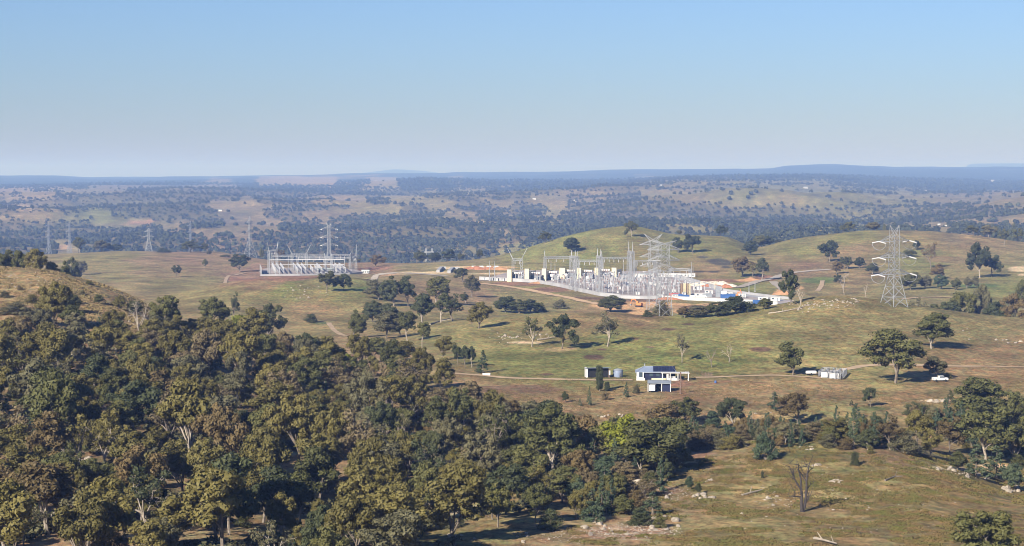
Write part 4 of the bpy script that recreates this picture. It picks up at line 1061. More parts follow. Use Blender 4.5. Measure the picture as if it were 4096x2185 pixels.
# ---- the wood: individual gums filling the slope between those above
LAND = [('the pale rock slab', 340, 1850), ('the bright lime crown', 970, 1320), ('the eroded gully', 430, 2000), ('the bottom sandy bank', 450, 2165), ('the straw hillside', 200, 1380), ('the leafless skyline tree', 560, 1340),
        ('the white limbed gum', 1740, 1600), ('the tan track bank', 1880, 2060), ('the reddish clearing', 1400, 1470), ('the upper left edge', 0, 1500), ('the mid left edge', 0, 1750), ('the bottom left corner', 0, 2180), ('the lower left edge', 0, 1980),
        ('the stony clearing', 920, 1690), ('the bare mid-wood patch', 1150, 1820), ('the sunlit mid-wood clearing', 1330, 1800), ('the yellow-green gum', 1380, 1530), ('the huge olive gum mass', 2200, 1880), ('the brown paddock corner', 1900, 1680),
        ('the quarter-way bottom edge', 1000, 2180), ('the third-way bottom edge', 1400, 2180), ('the slim white trunks', 1700, 2060), ('the upper middle wood', 640, 1600), ('the heart of the wood', 760, 1850), ('the lower wood heart', 760, 2060), ('the lower middle wood', 1200, 2020), ('the tall skyline gum', 840, 1420), ('the dark domed gum', 1490, 1450), ('the rusty wood edge', 1600, 1800), ('the shaded hollow', 1500, 1960), ('the dark hillside hollow', 380, 1480)]


def place_of(u, v):
    best = min(LAND, key=lambda l: (l[1] - u) ** 2 + 2.0 * (l[2] - v) ** 2)
    du, dv = u - best[1], v - best[2]
    if du * du + dv * dv < 55 ** 2: rel = 'beside'
    elif abs(du) > 1.5 * abs(dv): rel = 'right of' if du > 0 else 'left of'
    else: rel = 'below' if dv > 0 else 'above'
    return rel + ' ' + best[0]


CLEAR = [(600, 1330, 60, 30), (880, 1500, 40, 14), (1180, 1560, 50, 12), (720, 1700, 40, 12), (1020, 1700, 50, 14), (560, 1960, 30, 40), (1580, 1780, 40, 12), (965, 1465, 75, 60), (1775, 1650, 85, 55), (555, 1375, 60, 40), (340, 1850, 75, 34), (430, 2060, 50, 100), (450, 2165, 90, 40), (920, 1690, 75, 26), (1340, 1810, 90, 24), (1150, 1825, 60, 22), (1400, 1440, 70, 40), (1300, 1925, 60, 16), (370, 1400, 100, 40), (480, 1300, 100, 60), (1880, 2060, 110, 34), (1700, 1600, 60, 30), (100, 1790, 90, 10), (60, 1330, 70, 20), (1640, 1850, 60, 20), (1850, 2150, 180, 30), (480, 1690, 50, 40)]


def woodland(u, v):
    """1 inside the near wood"""
    top = np.interp(u, [-200, 0, 250, 330, 500, 700, 1000, 1200, 1350, 1500, 1700, 1850, 2050, 2300], [1350, 1350, 1345, 1330, 1345, 1360, 1370, 1440, 1490, 1500, 1560, 1690, 1720, 1740])
    right = np.interp(v, [1350, 1450, 1550, 1650, 1720, 1900, 2000, 2100, 2250], [1150, 1430, 1680, 1850, 2200, 2330, 2260, 2110, 1600])
    if v < top or u > right: return False
    return not any(((u - a) / c) ** 2 + ((v - b) / d) ** 2 < 1 for a, b, c, d in CLEAR)


rng = np.random.default_rng(77)
cand = []
for _ in range(7000):
    Y = math.sqrt(rng.uniform(285 ** 2, 640 ** 2)); a = rng.uniform(-0.285, 0.06)
    x = a * Y; z = float(H(x, Y)); u, v = proj(x, Y, z)
    if u < -180 or not woodland(u, v): continue
    cand.append((x, Y, z, u, v))
n_gum = 0
for x, y, z, u, v in cand:
    r = rng.random()
    big = (rng.uniform(2.8, 5.6) if y > 430 else rng.uniform(3.2, 6.2)) if r > .13 else rng.uniform(1.6, 2.6)
    if any((x - a) ** 2 + (y - b) ** 2 < ((big + c) * (0.95 if r > .13 else 0.9)) ** 2 for a, b, c in TREES): continue
    # kinds gather in drifts
    q = vn(x / 45, y / 45, 61); q2 = rng.random()
    q2 = min(max(q2 + (q - .5) * .55, 0), .999); colour = 'deep' if q2 < .05 else 'dark' if q2 < .30 else 'olive' if q2 < .78 else 'grey' if q2 < .86 else 'rust' if q2 < .94 else 'tan'
    if r > .13:
        kind = 'gum' if rng.random() < .50 else ('tall' if rng.random() < .66 else 'sparse')
        hh = big * 2 * rng.uniform(0.95, 1.4); 
        if kind == 'tall': hh *= 1.15; 
        if kind == 'sparse' and rng.random() < .5: colour = 'tan' if rng.random() < .4 else 'grey'
        noun = {'gum': 'round gum', 'tall': 'tall gum', 'sparse': 'thin gum'}[kind]
    else:
        kind = ['round', 'cypress', 'shrub', 'round'][rng.integers(4)]
        if kind == 'cypress': colour = 'blue'; big *= .7
        hh = big * 2 * (1.15 if kind != 'shrub' else .8); 
        if kind == 'cypress': hh *= 1.6
        noun = {'round': 'young tree', 'cypress': 'pine', 'shrub': 'shrub'}[kind]
    o = plant((x, y, z), hh, big * 2, kind, colour, rng, None, None)
    label_later(o, f"{CWORD[colour]} {noun}", place_of(u, v - hh * F / y * .5), u, 'shrub' if kind == 'shrub' else 'tree', 'trees of the near wood')

# ---- the belt behind the knoll and around the house field
BELT = [('the lime belt tree', 2520, 1760), ('the rounded green gum', 2745, 1700), ('the deep green belt gum', 2935, 1720), ('the brown domed belt gum', 3190, 1690), ('the tall blue cypress', 3415, 1760), ('the olive domed belt gum', 3665, 1740), ('the great dark gum', 3945, 1800), ('the boulder rubble', 2560, 2100), ('the pale slab', 2540, 1930), ('the sandy slope', 2250, 2130), ('the stony line', 3850, 1880)]
for _ in range(2200):
    Y = rng.uniform(330, 560); a = rng.uniform(0.02, 0.285); x = a * Y; z = float(H(x, Y)); u, v = proj(x, Y, z)
    inb = (1745 < v < 1800 and 2700 < u < 3600) or (1660 < v < 1870 and u > 3640 and v < 1700 + (u - 3640) * .45) or (1880 < v < 2110 and 2300 < u < 2700 and v < 2110 - (u - 2300) * .35)
    if not inb: continue
    big = rng.uniform(1.1, 2.6)
    if any((x - a_) ** 2 + (y_ - Y) ** 2 < ((big + c) * 0.62) ** 2 for a_, y_, c in TREES): continue
    kind = ['shrub', 'round', 'shrub', 'cypress', 'gum'][rng.integers(5)]
    colour = 'blue' if kind == 'cypress' else ['olive', 'grey', 'tan', 'dark', 'rust', 'blue', 'deep'][rng.integers(7)]
    hh = big * 2 * {'shrub': .8, 'round': 1.1, 'cypress': 1.6, 'gum': 1.3}[kind]
    o = plant((x, Y, z), hh, big * 2 * (.7 if kind == 'cypress' else 1), kind, colour, rng)
    LB = LAND; best = min(BELT, key=lambda l: (l[1] - u) ** 2 + 2 * (l[2] - v) ** 2); du, dv = u - best[1], v - best[2]
    rel = ('right of' if du > 0 else 'left of') if abs(du) > 1.2 * abs(dv) else ('below' if dv > 0 else 'above')
    noun = {'round': 'young tree', 'cypress': 'pine', 'shrub': 'shrub', 'gum': 'small gum'}[kind]
    label_later(o, f"{CWORD[colour]} {noun}", f"{rel} {best[0]}", u, 'shrub' if kind == 'shrub' else 'tree', 'scrub of the middle belt')

# ---- hazy distance: paddock trees one can tell apart are things, the woods are one mass
rng = np.random.default_rng(31)
pts = []
for _ in range(300000):
    l = rng.uniform(math.log(2700), math.log(11500)); Y = math.exp(l); a = rng.uniform(-0.275, 0.275)
    pts.append((a, Y))
pts = np.array(pts); px = pts[:, 0] * pts[:, 1]; py = pts[:, 1]; pz = H(px, py); pu, pv = proj(px, py, pz)
dn = wood(pu, pv) / 9.0
cl = 0.9 * fbm(px / 90, py / 140, 52, 3)
keepw = (dn * 1.32 - cl * 0.62 - 0.40 * fbm(px / 26, py / 40, 58, 3) > rng.uniform(0.06, 0.16, len(px))) & (dn > 0.28)
lone = (~keepw) & (rng.random(len(px)) < 0.003 + 0.03 * np.clip(dn - .2, 0, .5) * (fbm(px / 60, py / 60, 59, 2) > .5)) & (pu > 0) & (pu < 4096)
# sight lines: leave out what the nearer hills hide altogether
vis = np.ones(len(px), bool)
ch = np.where(keepw | lone)[0]
ts = np.linspace(0.12, 0.985, 60)
for t in ts:
    hz = H(px[ch] * t, py[ch] * t)
    vis[ch] &= hz < (pz[ch] + 14) * t
# thin so that the trees stand about eight metres apart near, wider with distance
sel = [i for i in ch if vis[i]]
grid = {}
mass, single = [], []
for i in sel:
    c = 8.5 + (py[i] - 2700) * 0.0016
    k = (int(px[i] / c), int(py[i] / (c * 1.8)))
    if k in grid: continue
    grid[k] = 1
    (mass if keepw[i] else single).append(i)
single.sort(key=lambda i: py[i])
shown = [i for i in single if 0 < pu[i] < 4096 and wood(pu[i], pv[i]) < 4.5][:150]
sh = set(shown); mass += [i for i in single if i not in sh]


def clump(nq, seed):
    r = np.random.default_rng(seed)
    d = r.normal(size=(nq, 3)); d /= np.linalg.norm(d, axis=1, keepdims=True); d[:, 2] = np.abs(d[:, 2]) * 1.0 - 0.25
    c = d * r.uniform(.55, 1, (nq, 1)) * np.array([.5, .5, .62]) + np.array([0, 0, .42])
    n = d + .5 * r.normal(size=(nq, 3)); n /= np.linalg.norm(n, axis=1, keepdims=True)
    return leaf_quads(c, n, r, 0.20, 0.15)


CL = [clump(56, s) for s in range(6)]; CS = [clump(26, s + 20) for s in range(6)]
VV_, QQ_, off = [], [], 0
for i in mass:
    V, Q = (CL if py[i] < 4300 else CS)[rng.integers(6)]
    w_ = rng.uniform(6.5, 12) * (1 + max(0, py[i] - 5000) / 12000); h = w_ * rng.uniform(.75, 1.2)
    th = rng.uniform(0, 6.28); c, s = math.cos(th), math.sin(th)
    P = np.stack([(V[:, 0] * c - V[:, 1] * s) * w_ + px[i], (V[:, 0] * s + V[:, 1] * c) * w_ + py[i], V[:, 2] * h + pz[i]], 1)
    VV_.append(P); QQ_.append(Q + off); off += len(P)
FARM = simple('distant_foliage', (0.052, 0.058, 0.028), 0.8, 0.45, 0.02, 0.15)
tag(link('distant_woodland', np_mesh('distant_woodland', np.concatenate(VV_), np.concatenate(QQ_), FARM)), kind='stuff')
import collections; print(collections.Counter(o.name.split('.')[0] for o in COL.objects if o.parent is None)); print('far mass', len(mass), 'lone', len(single), 'near', len(TREES))
lone_me = [np_mesh('paddock_tree', V * np.array([1, 1, 1]), Q, FARM) for V, Q in CL[:4]]
FAR = [('the left gorge', 600, 980), ('the pale far left paddock', 500, 760), ('the big dark wood block', 700, 830), ('the hedged fields', 1300, 790), ('the far central paddocks', 1700, 830), ('the old substation rim', 1300, 900), ('the central gorge', 2100, 900), ('the open fields', 2300, 810), ('the far right farm rise', 3250, 740), ('the smooth right hand fields', 3400, 800), ('the right hand gorge', 3300, 880), ('the far right fields', 3900, 820), ('the central rise', 2700, 770), ('the pale middle paddock', 950, 840)]
for i in shown:
    w_ = rng.uniform(8, 13); o = link('paddock_tree', lone_me[rng.integers(4)])
    o.location = (px[i], py[i], pz[i]); o.scale = (w_, w_, w_ * rng.uniform(.8, 1.15)); o.rotation_euler = (0, 0, rng.uniform(0, 6.28))
    b = min(FAR, key=lambda l: (l[1] - pu[i]) ** 2 + 4 * (l[2] - pv[i]) ** 2)
    label_later(o, 'small hazy tree standing alone', 'near ' + b[0], pu[i], 'tree', 'lone trees in the far paddocks')

# low scrub between the trunks of the near wood
rng = np.random.default_rng(83)
VU, QU, off = [], [], 0
for _ in range(9000):
    Y = math.sqrt(rng.uniform(300 ** 2, 630 ** 2)); a = rng.uniform(-0.285, 0.06); x = a * Y; z = float(H(x, Y)); u, v = proj(x, Y, z)
    if u < -150 or not woodland(u, v) or float(vn(x / 14, Y / 14, 88)) < .55: continue
    V, Q = CS[rng.integers(6)]; w_ = rng.uniform(1.0, 3.2); h = w_ * rng.uniform(.5, .95); th = rng.uniform(0, 6.28); c, s_ = math.cos(th), math.sin(th)
    VU.append(np.stack([(V[:, 0] * c - V[:, 1] * s_) * w_ + x, (V[:, 0] * s_ + V[:, 1] * c) * w_ + Y, V[:, 2] * h + z], 1)); QU.append(Q + off); off += len(V)
tag(link('understorey_scrub', np_mesh('understorey_scrub', np.concatenate(VU), np.concatenate(QU), simple('scrub_leaves', (.075, .072, .036), .85, .45, .12, .15))), kind='stuff')
# ------------------------------------------------------------------ tracks and roads: thin sheets following the land
def strip(name, pix, width, mat, lift=0.12, step=2.0, ys=None):
    pts = [ground(u, v) if ys is None else None for u, v in pix]
    if ys is not None:
        pts = []
        for (u, v), Y in zip(pix, ys):
            rx, rz = ray(u, v); pts.append(Vector((rx * Y, Y, 0)))
    P = []
    n = len(pts)
    for i in range(n - 1):
        p0, p1, p2, p3 = pts[max(i - 1, 0)], pts[i], pts[i + 1], pts[min(i + 2, n - 1)]
        m = max(2, int((p2 - p1).length / step))
        for k in range(m):
            t = k / m
            P.append(0.5 * ((2 * p1) + (p2 - p0) * t + (2 * p0 - 5 * p1 + 4 * p2 - p3) * t * t + (3 * p1 - p0 - 3 * p2 + p3) * t ** 3))
    P.append(pts[-1])
    V, Q = [], []
    for i, p in enumerate(P):
        d = P[min(i + 1, len(P) - 1)] - P[max(i - 1, 0)]; d.z = 0; d.normalize(); nrm = Vector((-d.y, d.x, 0))
        w = width * (0.85 + 0.3 * float(vn(p.x / 6, p.y / 6, 91)))
        for k in (-.5, -.17, .17, .5):
            q = p + nrm * w * k; V.append((q.x, q.y, float(H(q.x, q.y)) + lift))
    for i in range(len(P) - 1):
        for k in range(3): Q.append((i * 4 + k, i * 4 + k + 1, i * 4 + 5 + k, i * 4 + 4 + k))
    tag(link(name, np_mesh(name, V, Q, mat)), kind='structure')


strip('farm_track', [(1790, 1492), (1900, 1500), (2048, 1513), (2200, 1517), (2380, 1521), (2530, 1521)], 3.2, TRACKM)
strip('farm_track', [(2780, 1511), (2900, 1508), (3072, 1502), (3160, 1505), (3290, 1512)], 3.2, TRACKM)
strip('farm_track', [(3310, 1490), (3400, 1475), (3460, 1464), (3560, 1460), (3700, 1462), (3850, 1466), (4000, 1468), (4200, 1470)], 3.4, TRACKM)
strip('haul_road', [(1925, 1134), (2000, 1143), (2100, 1158), (2220, 1182), (2340, 1208), (2420, 1222)], 7.0, simple('tan_haul_road', (.50, .34, .195), .95, .15, .1), 0.3)
strip('gravel_road', [(1484, 1122), (1500, 1108), (1530, 1098), (1580, 1094), (1640, 1094), (1720, 1100), (1790, 1106)], 6.5, ROADM, 0.35)
strip('gravel_road', [(2950, 1152), (3010, 1134), (3075, 1118), (3150, 1096), (3230, 1086), (3320, 1080)], 7.5, ROADM, 0.4)
strip('gravel_road', [(3092, 1128), (3120, 1150), (3140, 1168)], 6, ROADM, 0.4)
strip('gravel_road', [(3610, 1198), (3680, 1192), (3760, 1191), (3850, 1192)], 4.5, TRACKM, 0.4)
strip('dirt_path', [(1315, 1292), (1330, 1315), (1355, 1335), (1385, 1345)], 2.6, TRACKM, 0.2)
strip('dirt_path', [(885, 1138), (905, 1118), (940, 1102), (985, 1092)], 3.0, TRACKM, 0.3)
strip('dirt_path', [(3270, 1165), (3285, 1145), (3290, 1124)], 3.5, TRACKM, 0.3)


# ------------------------------------------------------------------ helpers for steelwork
def lattice_box(mb, base, w0, w1, z0, z1, step, wl, wb, rz=0.0):
    """square lattice column: four legs, cross bracing on every face"""
    M = Matrix.Rotation(rz, 3, 'Z'); base = Vector(base)
    cs = [(-1, -1), (1, -1), (1, 1), (-1, 1)]
    n = max(1, round((z1 - z0) / step))

    def P(k, i):
        t = i / n; w = (w0 + (w1 - w0) * t) / 2
        return base + M @ Vector((cs[k][0] * w, cs[k][1] * w, z0 + (z1 - z0) * t))
    for k in range(4): mb.bar(P(k, 0), P(k, n), wl)
    for i in range(n):
        for k in range(4):
            a, b = k, (k + 1) % 4
            mb.bar(P(a, i), P(b, i + 1), wb); mb.bar(P(b, i), P(a, i + 1), wb)
            mb.bar(P(a, i + 1), P(b, i + 1), wb)


def lattice_beam(mb, p, q, w, wl, wb, step=2.2):
    p, q = Vector(p), Vector(q); d = (q - p); L_ = d.length; d.normalize(); s = Vector((-d.y, d.x, 0)).normalized() * (w / 2); up = Vector((0, 0, w / 2))
    n = max(2, round(L_ / step)); C4 = [s + up, -s + up, -s - up, s - up]
    for c in C4: mb.bar(p + c, q + c, wl)
    for i in range(n):
        a = p + d * (L_ * i / n); b = p + d * (L_ * (i + 1) / n)
        for k in range(4):
            mb.bar(a + C4[k], b + C4[(k + 1) % 4], wb)
            mb.bar(b + C4[k], b + C4[(k + 1) % 4], wb)


def stack(mb, base, h, r, sheds):
    """ribbed insulator"""
    prof = []
    for i in range(sheds):
        z = h * i / sheds; prof += [(r * .55, z), (r, z + h / sheds * .35), (r, z + h / sheds * .5), (r * .55, z + h / sheds * .85)]
    prof.append((r * .55, h)); mb.lathe(base, prof, 8)


def pylon(name, p, Ht, base_w, waist_w, z_waist, arms, rz, label, mat, group=None, peak='spike', strings=True, lw=0.20, bw=0.11):
    t = empty(name, p, rz); tag(t, label, 'pylon', group)
    b = MB()
    lattice_box(b, (0, 0, 0), base_w, waist_w, -0.8, z_waist, max(4.5, z_waist / 4), lw, bw)
    ztop = arms[-1][0] + 2.6
    lattice_box(b, (0, 0, 0), waist_w, waist_w * .82, z_waist, ztop, 3.0, lw * .85, bw)
    b.build('tower_body', mat, t)
    for z, la, sag in arms:
        for sx in (-1, 1):
            a = MB(); tip = Vector((sx * la, 0, z))
            for sy in (-1, 1):
                w = waist_w / 2 * .9
                a.bar((sx * w, sy * w, z), tip, bw * 1.9); a.bar((sx * w, sy * w, z + 2.3), tip, bw * 1.7)
                for k in (0.33, 0.66):
                    lo = Vector((sx * w, sy * w, z)).lerp(tip, k); hi = Vector((sx * w, sy * w, z + 2.3)).lerp(tip, max(0, k - .33)); a.bar(lo, hi, bw * .8)
            a.build('crossarm', mat, t)
            if strings:
                for sy in (-1, 1):
                    e = tip + Vector((0.6 * sx * 0, sy * 4.2, -0.7)); m = MB(); d = (e - tip)
                    n = 9
                    m.tube([tip + d * (i / (2 * n)) for i in range(2 * n + 1)], [0.32 if i % 2 else 0.18 for i in range(2 * n + 1)], 7)
                    m.build('insulator_string', PORC, t)
                j = MB(); j.tube([tip + Vector((0, 4.2 * math.cos(th), -0.7 - 3.0 * math.sin(th))) for th in np.linspace(0, math.pi, 9)], 0.09, 4)
                j.build('jumper_loop', mat, t)
    w = waist_w * .82 / 2
    if peak == 'spike':
        e = MB()
        for cx, cy in ((-w, -w), (w, -w), (w, w), (-w, w)): e.bar((cx, cy, ztop), (0, 0, Ht), bw * 1.2)
        e.bar((-w * .5, -w * .5, (ztop + Ht) / 2), (w * .5, -w * .5, (ztop + Ht) / 2), bw); e.bar((-w * .5, -w * .5, (ztop + Ht) / 2), (w * .5, w * .5, (ztop + Ht) / 2), bw)
        e.build('earth_peak', mat, t)
    else:
        for sx in (-1, 1):
            e = MB()
            for sy in (-1, 1):
                e.bar((sx * w, sy * w, ztop), (sx * (w + peak), 0, Ht), bw * 1.5); e.bar((-sx * w * .3, sy * w, ztop), (sx * (w + peak), 0, Ht), bw * 1.2)
            e.bar((sx * (w * 1.0 + peak * .5), -w * .5, (ztop + Ht) / 2), (sx * (w * 1.0 + peak * .5), w * .5, (ztop + Ht) / 2), bw)
            e.build('earth_horn', mat, t)
    return t


def foot(u, v): return ground(u, v)


def ht(p, v_top):
    """height of something standing at p that reaches a given line of the photograph"""
    _, v = proj(p.x, p.y, p.z)
    return (v - v_top) * p.y / F


# the great pylon on the right
p = foot(3575, 1222); hh = ht(p, 900)
pylon('lattice_pylon', p, hh, 8.6, 3.6, hh * .36, [(hh * .39, 9.4, 0), (hh * .60, 9.0, 0), (hh * .80, 9.0, 0)], R(33), 'big steel lattice pylon with three pairs of arms on the crest at the right', STEEL, 'transmission pylons', peak=1.2)
# two pylons in front of the new substation
p = foot(2612, 1240); hh = ht(p, 936)
pylon('lattice_pylon', p, hh, 6.6, 5.2, hh * .40, [(hh * .58, 8.4, 0), (hh * .70, 8.6, 0), (hh * .86, 8.6, 0)], R(10), 'tall left pylon with flared horns at the front of the new substation', STEEL, 'transmission pylons', peak=3.4, strings=False, lw=.21, bw=.115)
p = foot(2655, 1264); hh = ht(p, 962)
pylon('lattice_pylon', p, hh, 6.2, 4.6, hh * .42, [(hh * .60, 7.4, 0), (hh * .74, 7.6, 0), (hh * .88, 7.8, 0)], R(14), 'right pylon with spread horns standing on the orange clay', STEEL, 'transmission pylons', peak=4.0, strings=False, lw=.21, bw=.115)
for u, v, top, Y, bw_, wa, za, lab in (
    (595, 1012, 912, 2360, 8.5, 2.2, .55, 'slender pale pylon on the rim of the left paddock'),
    (1000, 1036, 864, 2330, 12, 2.8, .42, 'wide legged pale pylon left of the old substation'),
    (1316, 1092, 892, 1800, 7.5, 2.6, .45, 'pylon with looped jumpers rising out of the old substation'),
    (195, 980, 888, 3300, 8, 2.6, .45, 'faint hazy pylon over the left gorge, the left of two'),
    (278, 980, 888, 3320, 8, 2.6, .45, 'faint hazy pylon over the left gorge, the right of two'),
    (762, 965, 884, 3350, 7, 2.4, .45, 'faint hazy pylon above the left paddock, beside the dark rim trees')):
    rx, rz = ray(u, v); p = Vector((rx * Y, Y, float(H(rx * Y, Y)))); hh = ht(p, top)
    arms = [(hh * .56, 7.5, 0), (hh * .72, 7.5, 0), (hh * .88, 7.5, 0)] if 'loop' in lab or 'faint' in lab else [(hh * .62, 6.5, 0), (hh * .84, 5.0, 0)]
    pylon('lattice_pylon', p, hh, bw_, wa, hh * za, arms, R(20 + (u % 7) * 5), lab, STEEL, 'transmission pylons', peak=1.5 if 'loop' in lab else 'spike', strings='loop' in lab, lw=.30 if Y < 3000 else .36, bw=.16 if Y < 3000 else .2)
# small portal pylon on the skyline
rx, rz = ray(1716, 1052); p = Vector((rx * 2020, 2020, float(H(rx * 2020, 2020)))); hh = ht(p, 994)
t = empty('portal_pylon', p); tag(t, 'small two legged portal pylon on the skyline between dark trees', 'pylon', 'transmission pylons')
for sx in (-3.2, 3.2):
    b = MB(); lattice_box(b, (sx, 0, 0), 1.5, 1.0, -.8, hh, 2.5, .3, .18); b.build('mast', STEEL, t)
b = MB(); lattice_beam(b, (-5, 0, hh * .75), (5, 0, hh * .75), 1.1, .25, .16); b.build('crossbeam', STEEL, t)


# ------------------------------------------------------------------ gantries
def gantry(p, q, h, label, group, mat=STEEL, horn=4.5, spike=6.0, beam2=None, cw=1.7, drops=4):
    p, q = Vector(p), Vector(q); t = empty('busbar_gantry', p); tag(t, label, 'gantry', group); q = q - p
    d = q.normalized()
    for e, sgn in ((Vector((0, 0, 0)), -1), (q, 1)):
        b = MB(); lattice_box(b, e, cw * 1.25, cw, -.3, h, 2.6, .17, .10, math.atan2(d.y, d.x)); b.build('lattice_column', mat, t)
        if spike:
            s = MB(); s.tube([e + Vector((0, 0, h - .4)), e + d * (sgn * horn * .5) + Vector((0, 0, h + spike * .5)), e + d * (sgn * horn) + Vector((0, 0, h + spike))], [.42, .34, .16], 4); s.build('lightning_spike', mat, t)
    b = MB(); lattice_beam(b, Vector((0, 0, h - .7)), q + Vector((0, 0, h - .7)), 1.5, .26, .16); b.build('lattice_beam', mat, t)
    if beam2:
        b = MB(); lattice_beam(b, Vector((0, 0, beam2)), q + Vector((0, 0, beam2)), 1.1, .22, .14); b.build('lower_beam', mat, t)
    for i in range(drops):
        e = q * ((i + .5) / drops) + Vector((0, 0, h - 1.4)); s = MB(); s.tube([e - Vector((0, 0, k * .35)) for k in range(9)], [.16 if k % 2 else .30 for k in range(9)], 6); s.build('insulator_string', PORC, t)
    return t


def padp(u, v): return on_plane(u, v, ZP)


def padl(u, v): return on_plane(u, v, ZL)


# gravel sheets of the two substations
def sheet(name, pts, z, mat):
    me = bpy.data.meshes.new(name); me.from_pydata([(p.x, p.y, z) for p in pts], [], [list(range(len(pts)))[::-1]]); me.materials.append(mat); me.update()
    if me.polygons[0].normal.z < 0: me.flip_normals()
    tag(link(name, me), kind='structure')


sheet('substation_gravel', PAD, ZP + 0.18, GRAVEL)
sheet('substation_gravel', PADL, ZL + 0.2, GRAVEL)
for pp, z, w_, nm in (([(2690, 1109), (2800, 1139), (2892, 1167), (3000, 1184), (3130, 1204)], ZP, 9.0, 'service_road'), ([(2400, 1185), (2560, 1191), (2740, 1194), (2950, 1203), (3140, 1215), (3190, 1217)], ZP, 7.0, 'service_road')):
    P = [padp(u, v) for u, v in pp]; V, Q = [], []
    for i, a in enumerate(P):
        d = (P[min(i + 1, len(P) - 1)] - P[max(i - 1, 0)]).normalized(); n_ = Vector((-d.y, d.x, 0)) * w_ / 2
        V += [a - n_ + Vector((0, 0, .25)), a + n_ + Vector((0, 0, .25))]
    for i in range(len(P) - 1): Q.append((2 * i, 2 * i + 2, 2 * i + 3, 2 * i + 1))
    tag(link(nm, np_mesh(nm, [tuple(x) for x in V], Q, CONC)), kind='structure')


# perimeter walls: concrete panels between posts
def panel_wall(pix, plane, h, label, mat, th=0.35, post=True, name='perimeter_wall'):
    P = [on_plane(u, v, plane) for u, v in pix]; t = empty(name, P[0]); tag(t, label, 'wall')
    o = P[0]; w = MB(); c = MB(); pm = MB(); k = 0
    for a, b in zip(P[:-1], P[1:]):
        d = b - a; rz = math.atan2(d.y, d.x); m = (a + b) / 2 - o
        w.box((m.x, m.y, h / 2 - .3), (d.length + th * .6, th, h + .6 + 0.003 * k), rz)
        c.box((m.x, m.y, h + .12 + .003 * k), (d.length + th * .4, th * 1.5, .18), rz); k += 1
    w.build('wall_panel', mat, t); c.build('coping', CONC, t)
    return t


panel_wall([(1918, 1120), (2020, 1125), (2150, 1133), (2240, 1149), (2330, 1170), (2400, 1185), (2480, 1193)], ZP, 2.5, 'long pale perimeter wall curving along the front of the new substation', CONC)
panel_wall([(2482, 1194), (2560, 1197), (2640, 1197)], ZP, 2.0, 'short pale wall behind the dark dome shaped tree', CONC)
panel_wall([(2660, 1199), (2780, 1204), (2900, 1210), (3010, 1215), (3110, 1221)], ZP, 2.4, 'white boundary hoarding along the front of the construction yard', simple('white_hoarding', (.46, .46, .46), .7))
panel_wall([(2680, 1104), (2760, 1126), (2840, 1150), (2888, 1163)], ZP, 2.6, 'slanting pale wall at the right side of the new substation', CONC)
panel_wall([(2892, 1164), (3000, 1180), (3080, 1190), (3160, 1199)], ZP, 1.6, 'low pale wall behind the construction yard', CONC)
panel_wall([(1042, 1104), (1200, 1103), (1400, 1098), (1470, 1093)], ZL, 1.3, 'low pale kerb wall along the front of the old substation', CONC)
for i, (u0, v0, u1, v1) in enumerate([(1752, 1090, 1766, 1078), (1796, 1092, 1810, 1080)]):
    a, b = ground(u0, v0), ground(u1, v1); t = empty('culvert_headwall', a); tag(t, ['left', 'right'][i] + ' white sloping headwall under the orange dirt bank', 'wall'); d = b - a
    w = MB(); n_ = Vector((-d.y, d.x, 0)).normalized() * 1.4
    w.add([-n_, n_, d + n_, d - n_, -n_ + Vector((0, 0, 2)), n_ + Vector((0, 0, 2)), d + n_ + Vector((0, 0, 2.6)), d - n_ + Vector((0, 0, 2.6))], [(3, 2, 1, 0), (4, 5, 6, 7), (0, 1, 5, 4), (1, 2, 6, 5), (2, 3, 7, 6), (3, 0, 4, 7)]); w.build('wing', CONC, t)
    w = MB(); w.box((d.x + 1.5 + 2.2 * i, d.y, d.z + 1.5), (5, .8, 2.0)); w.build('head', CONC, t)

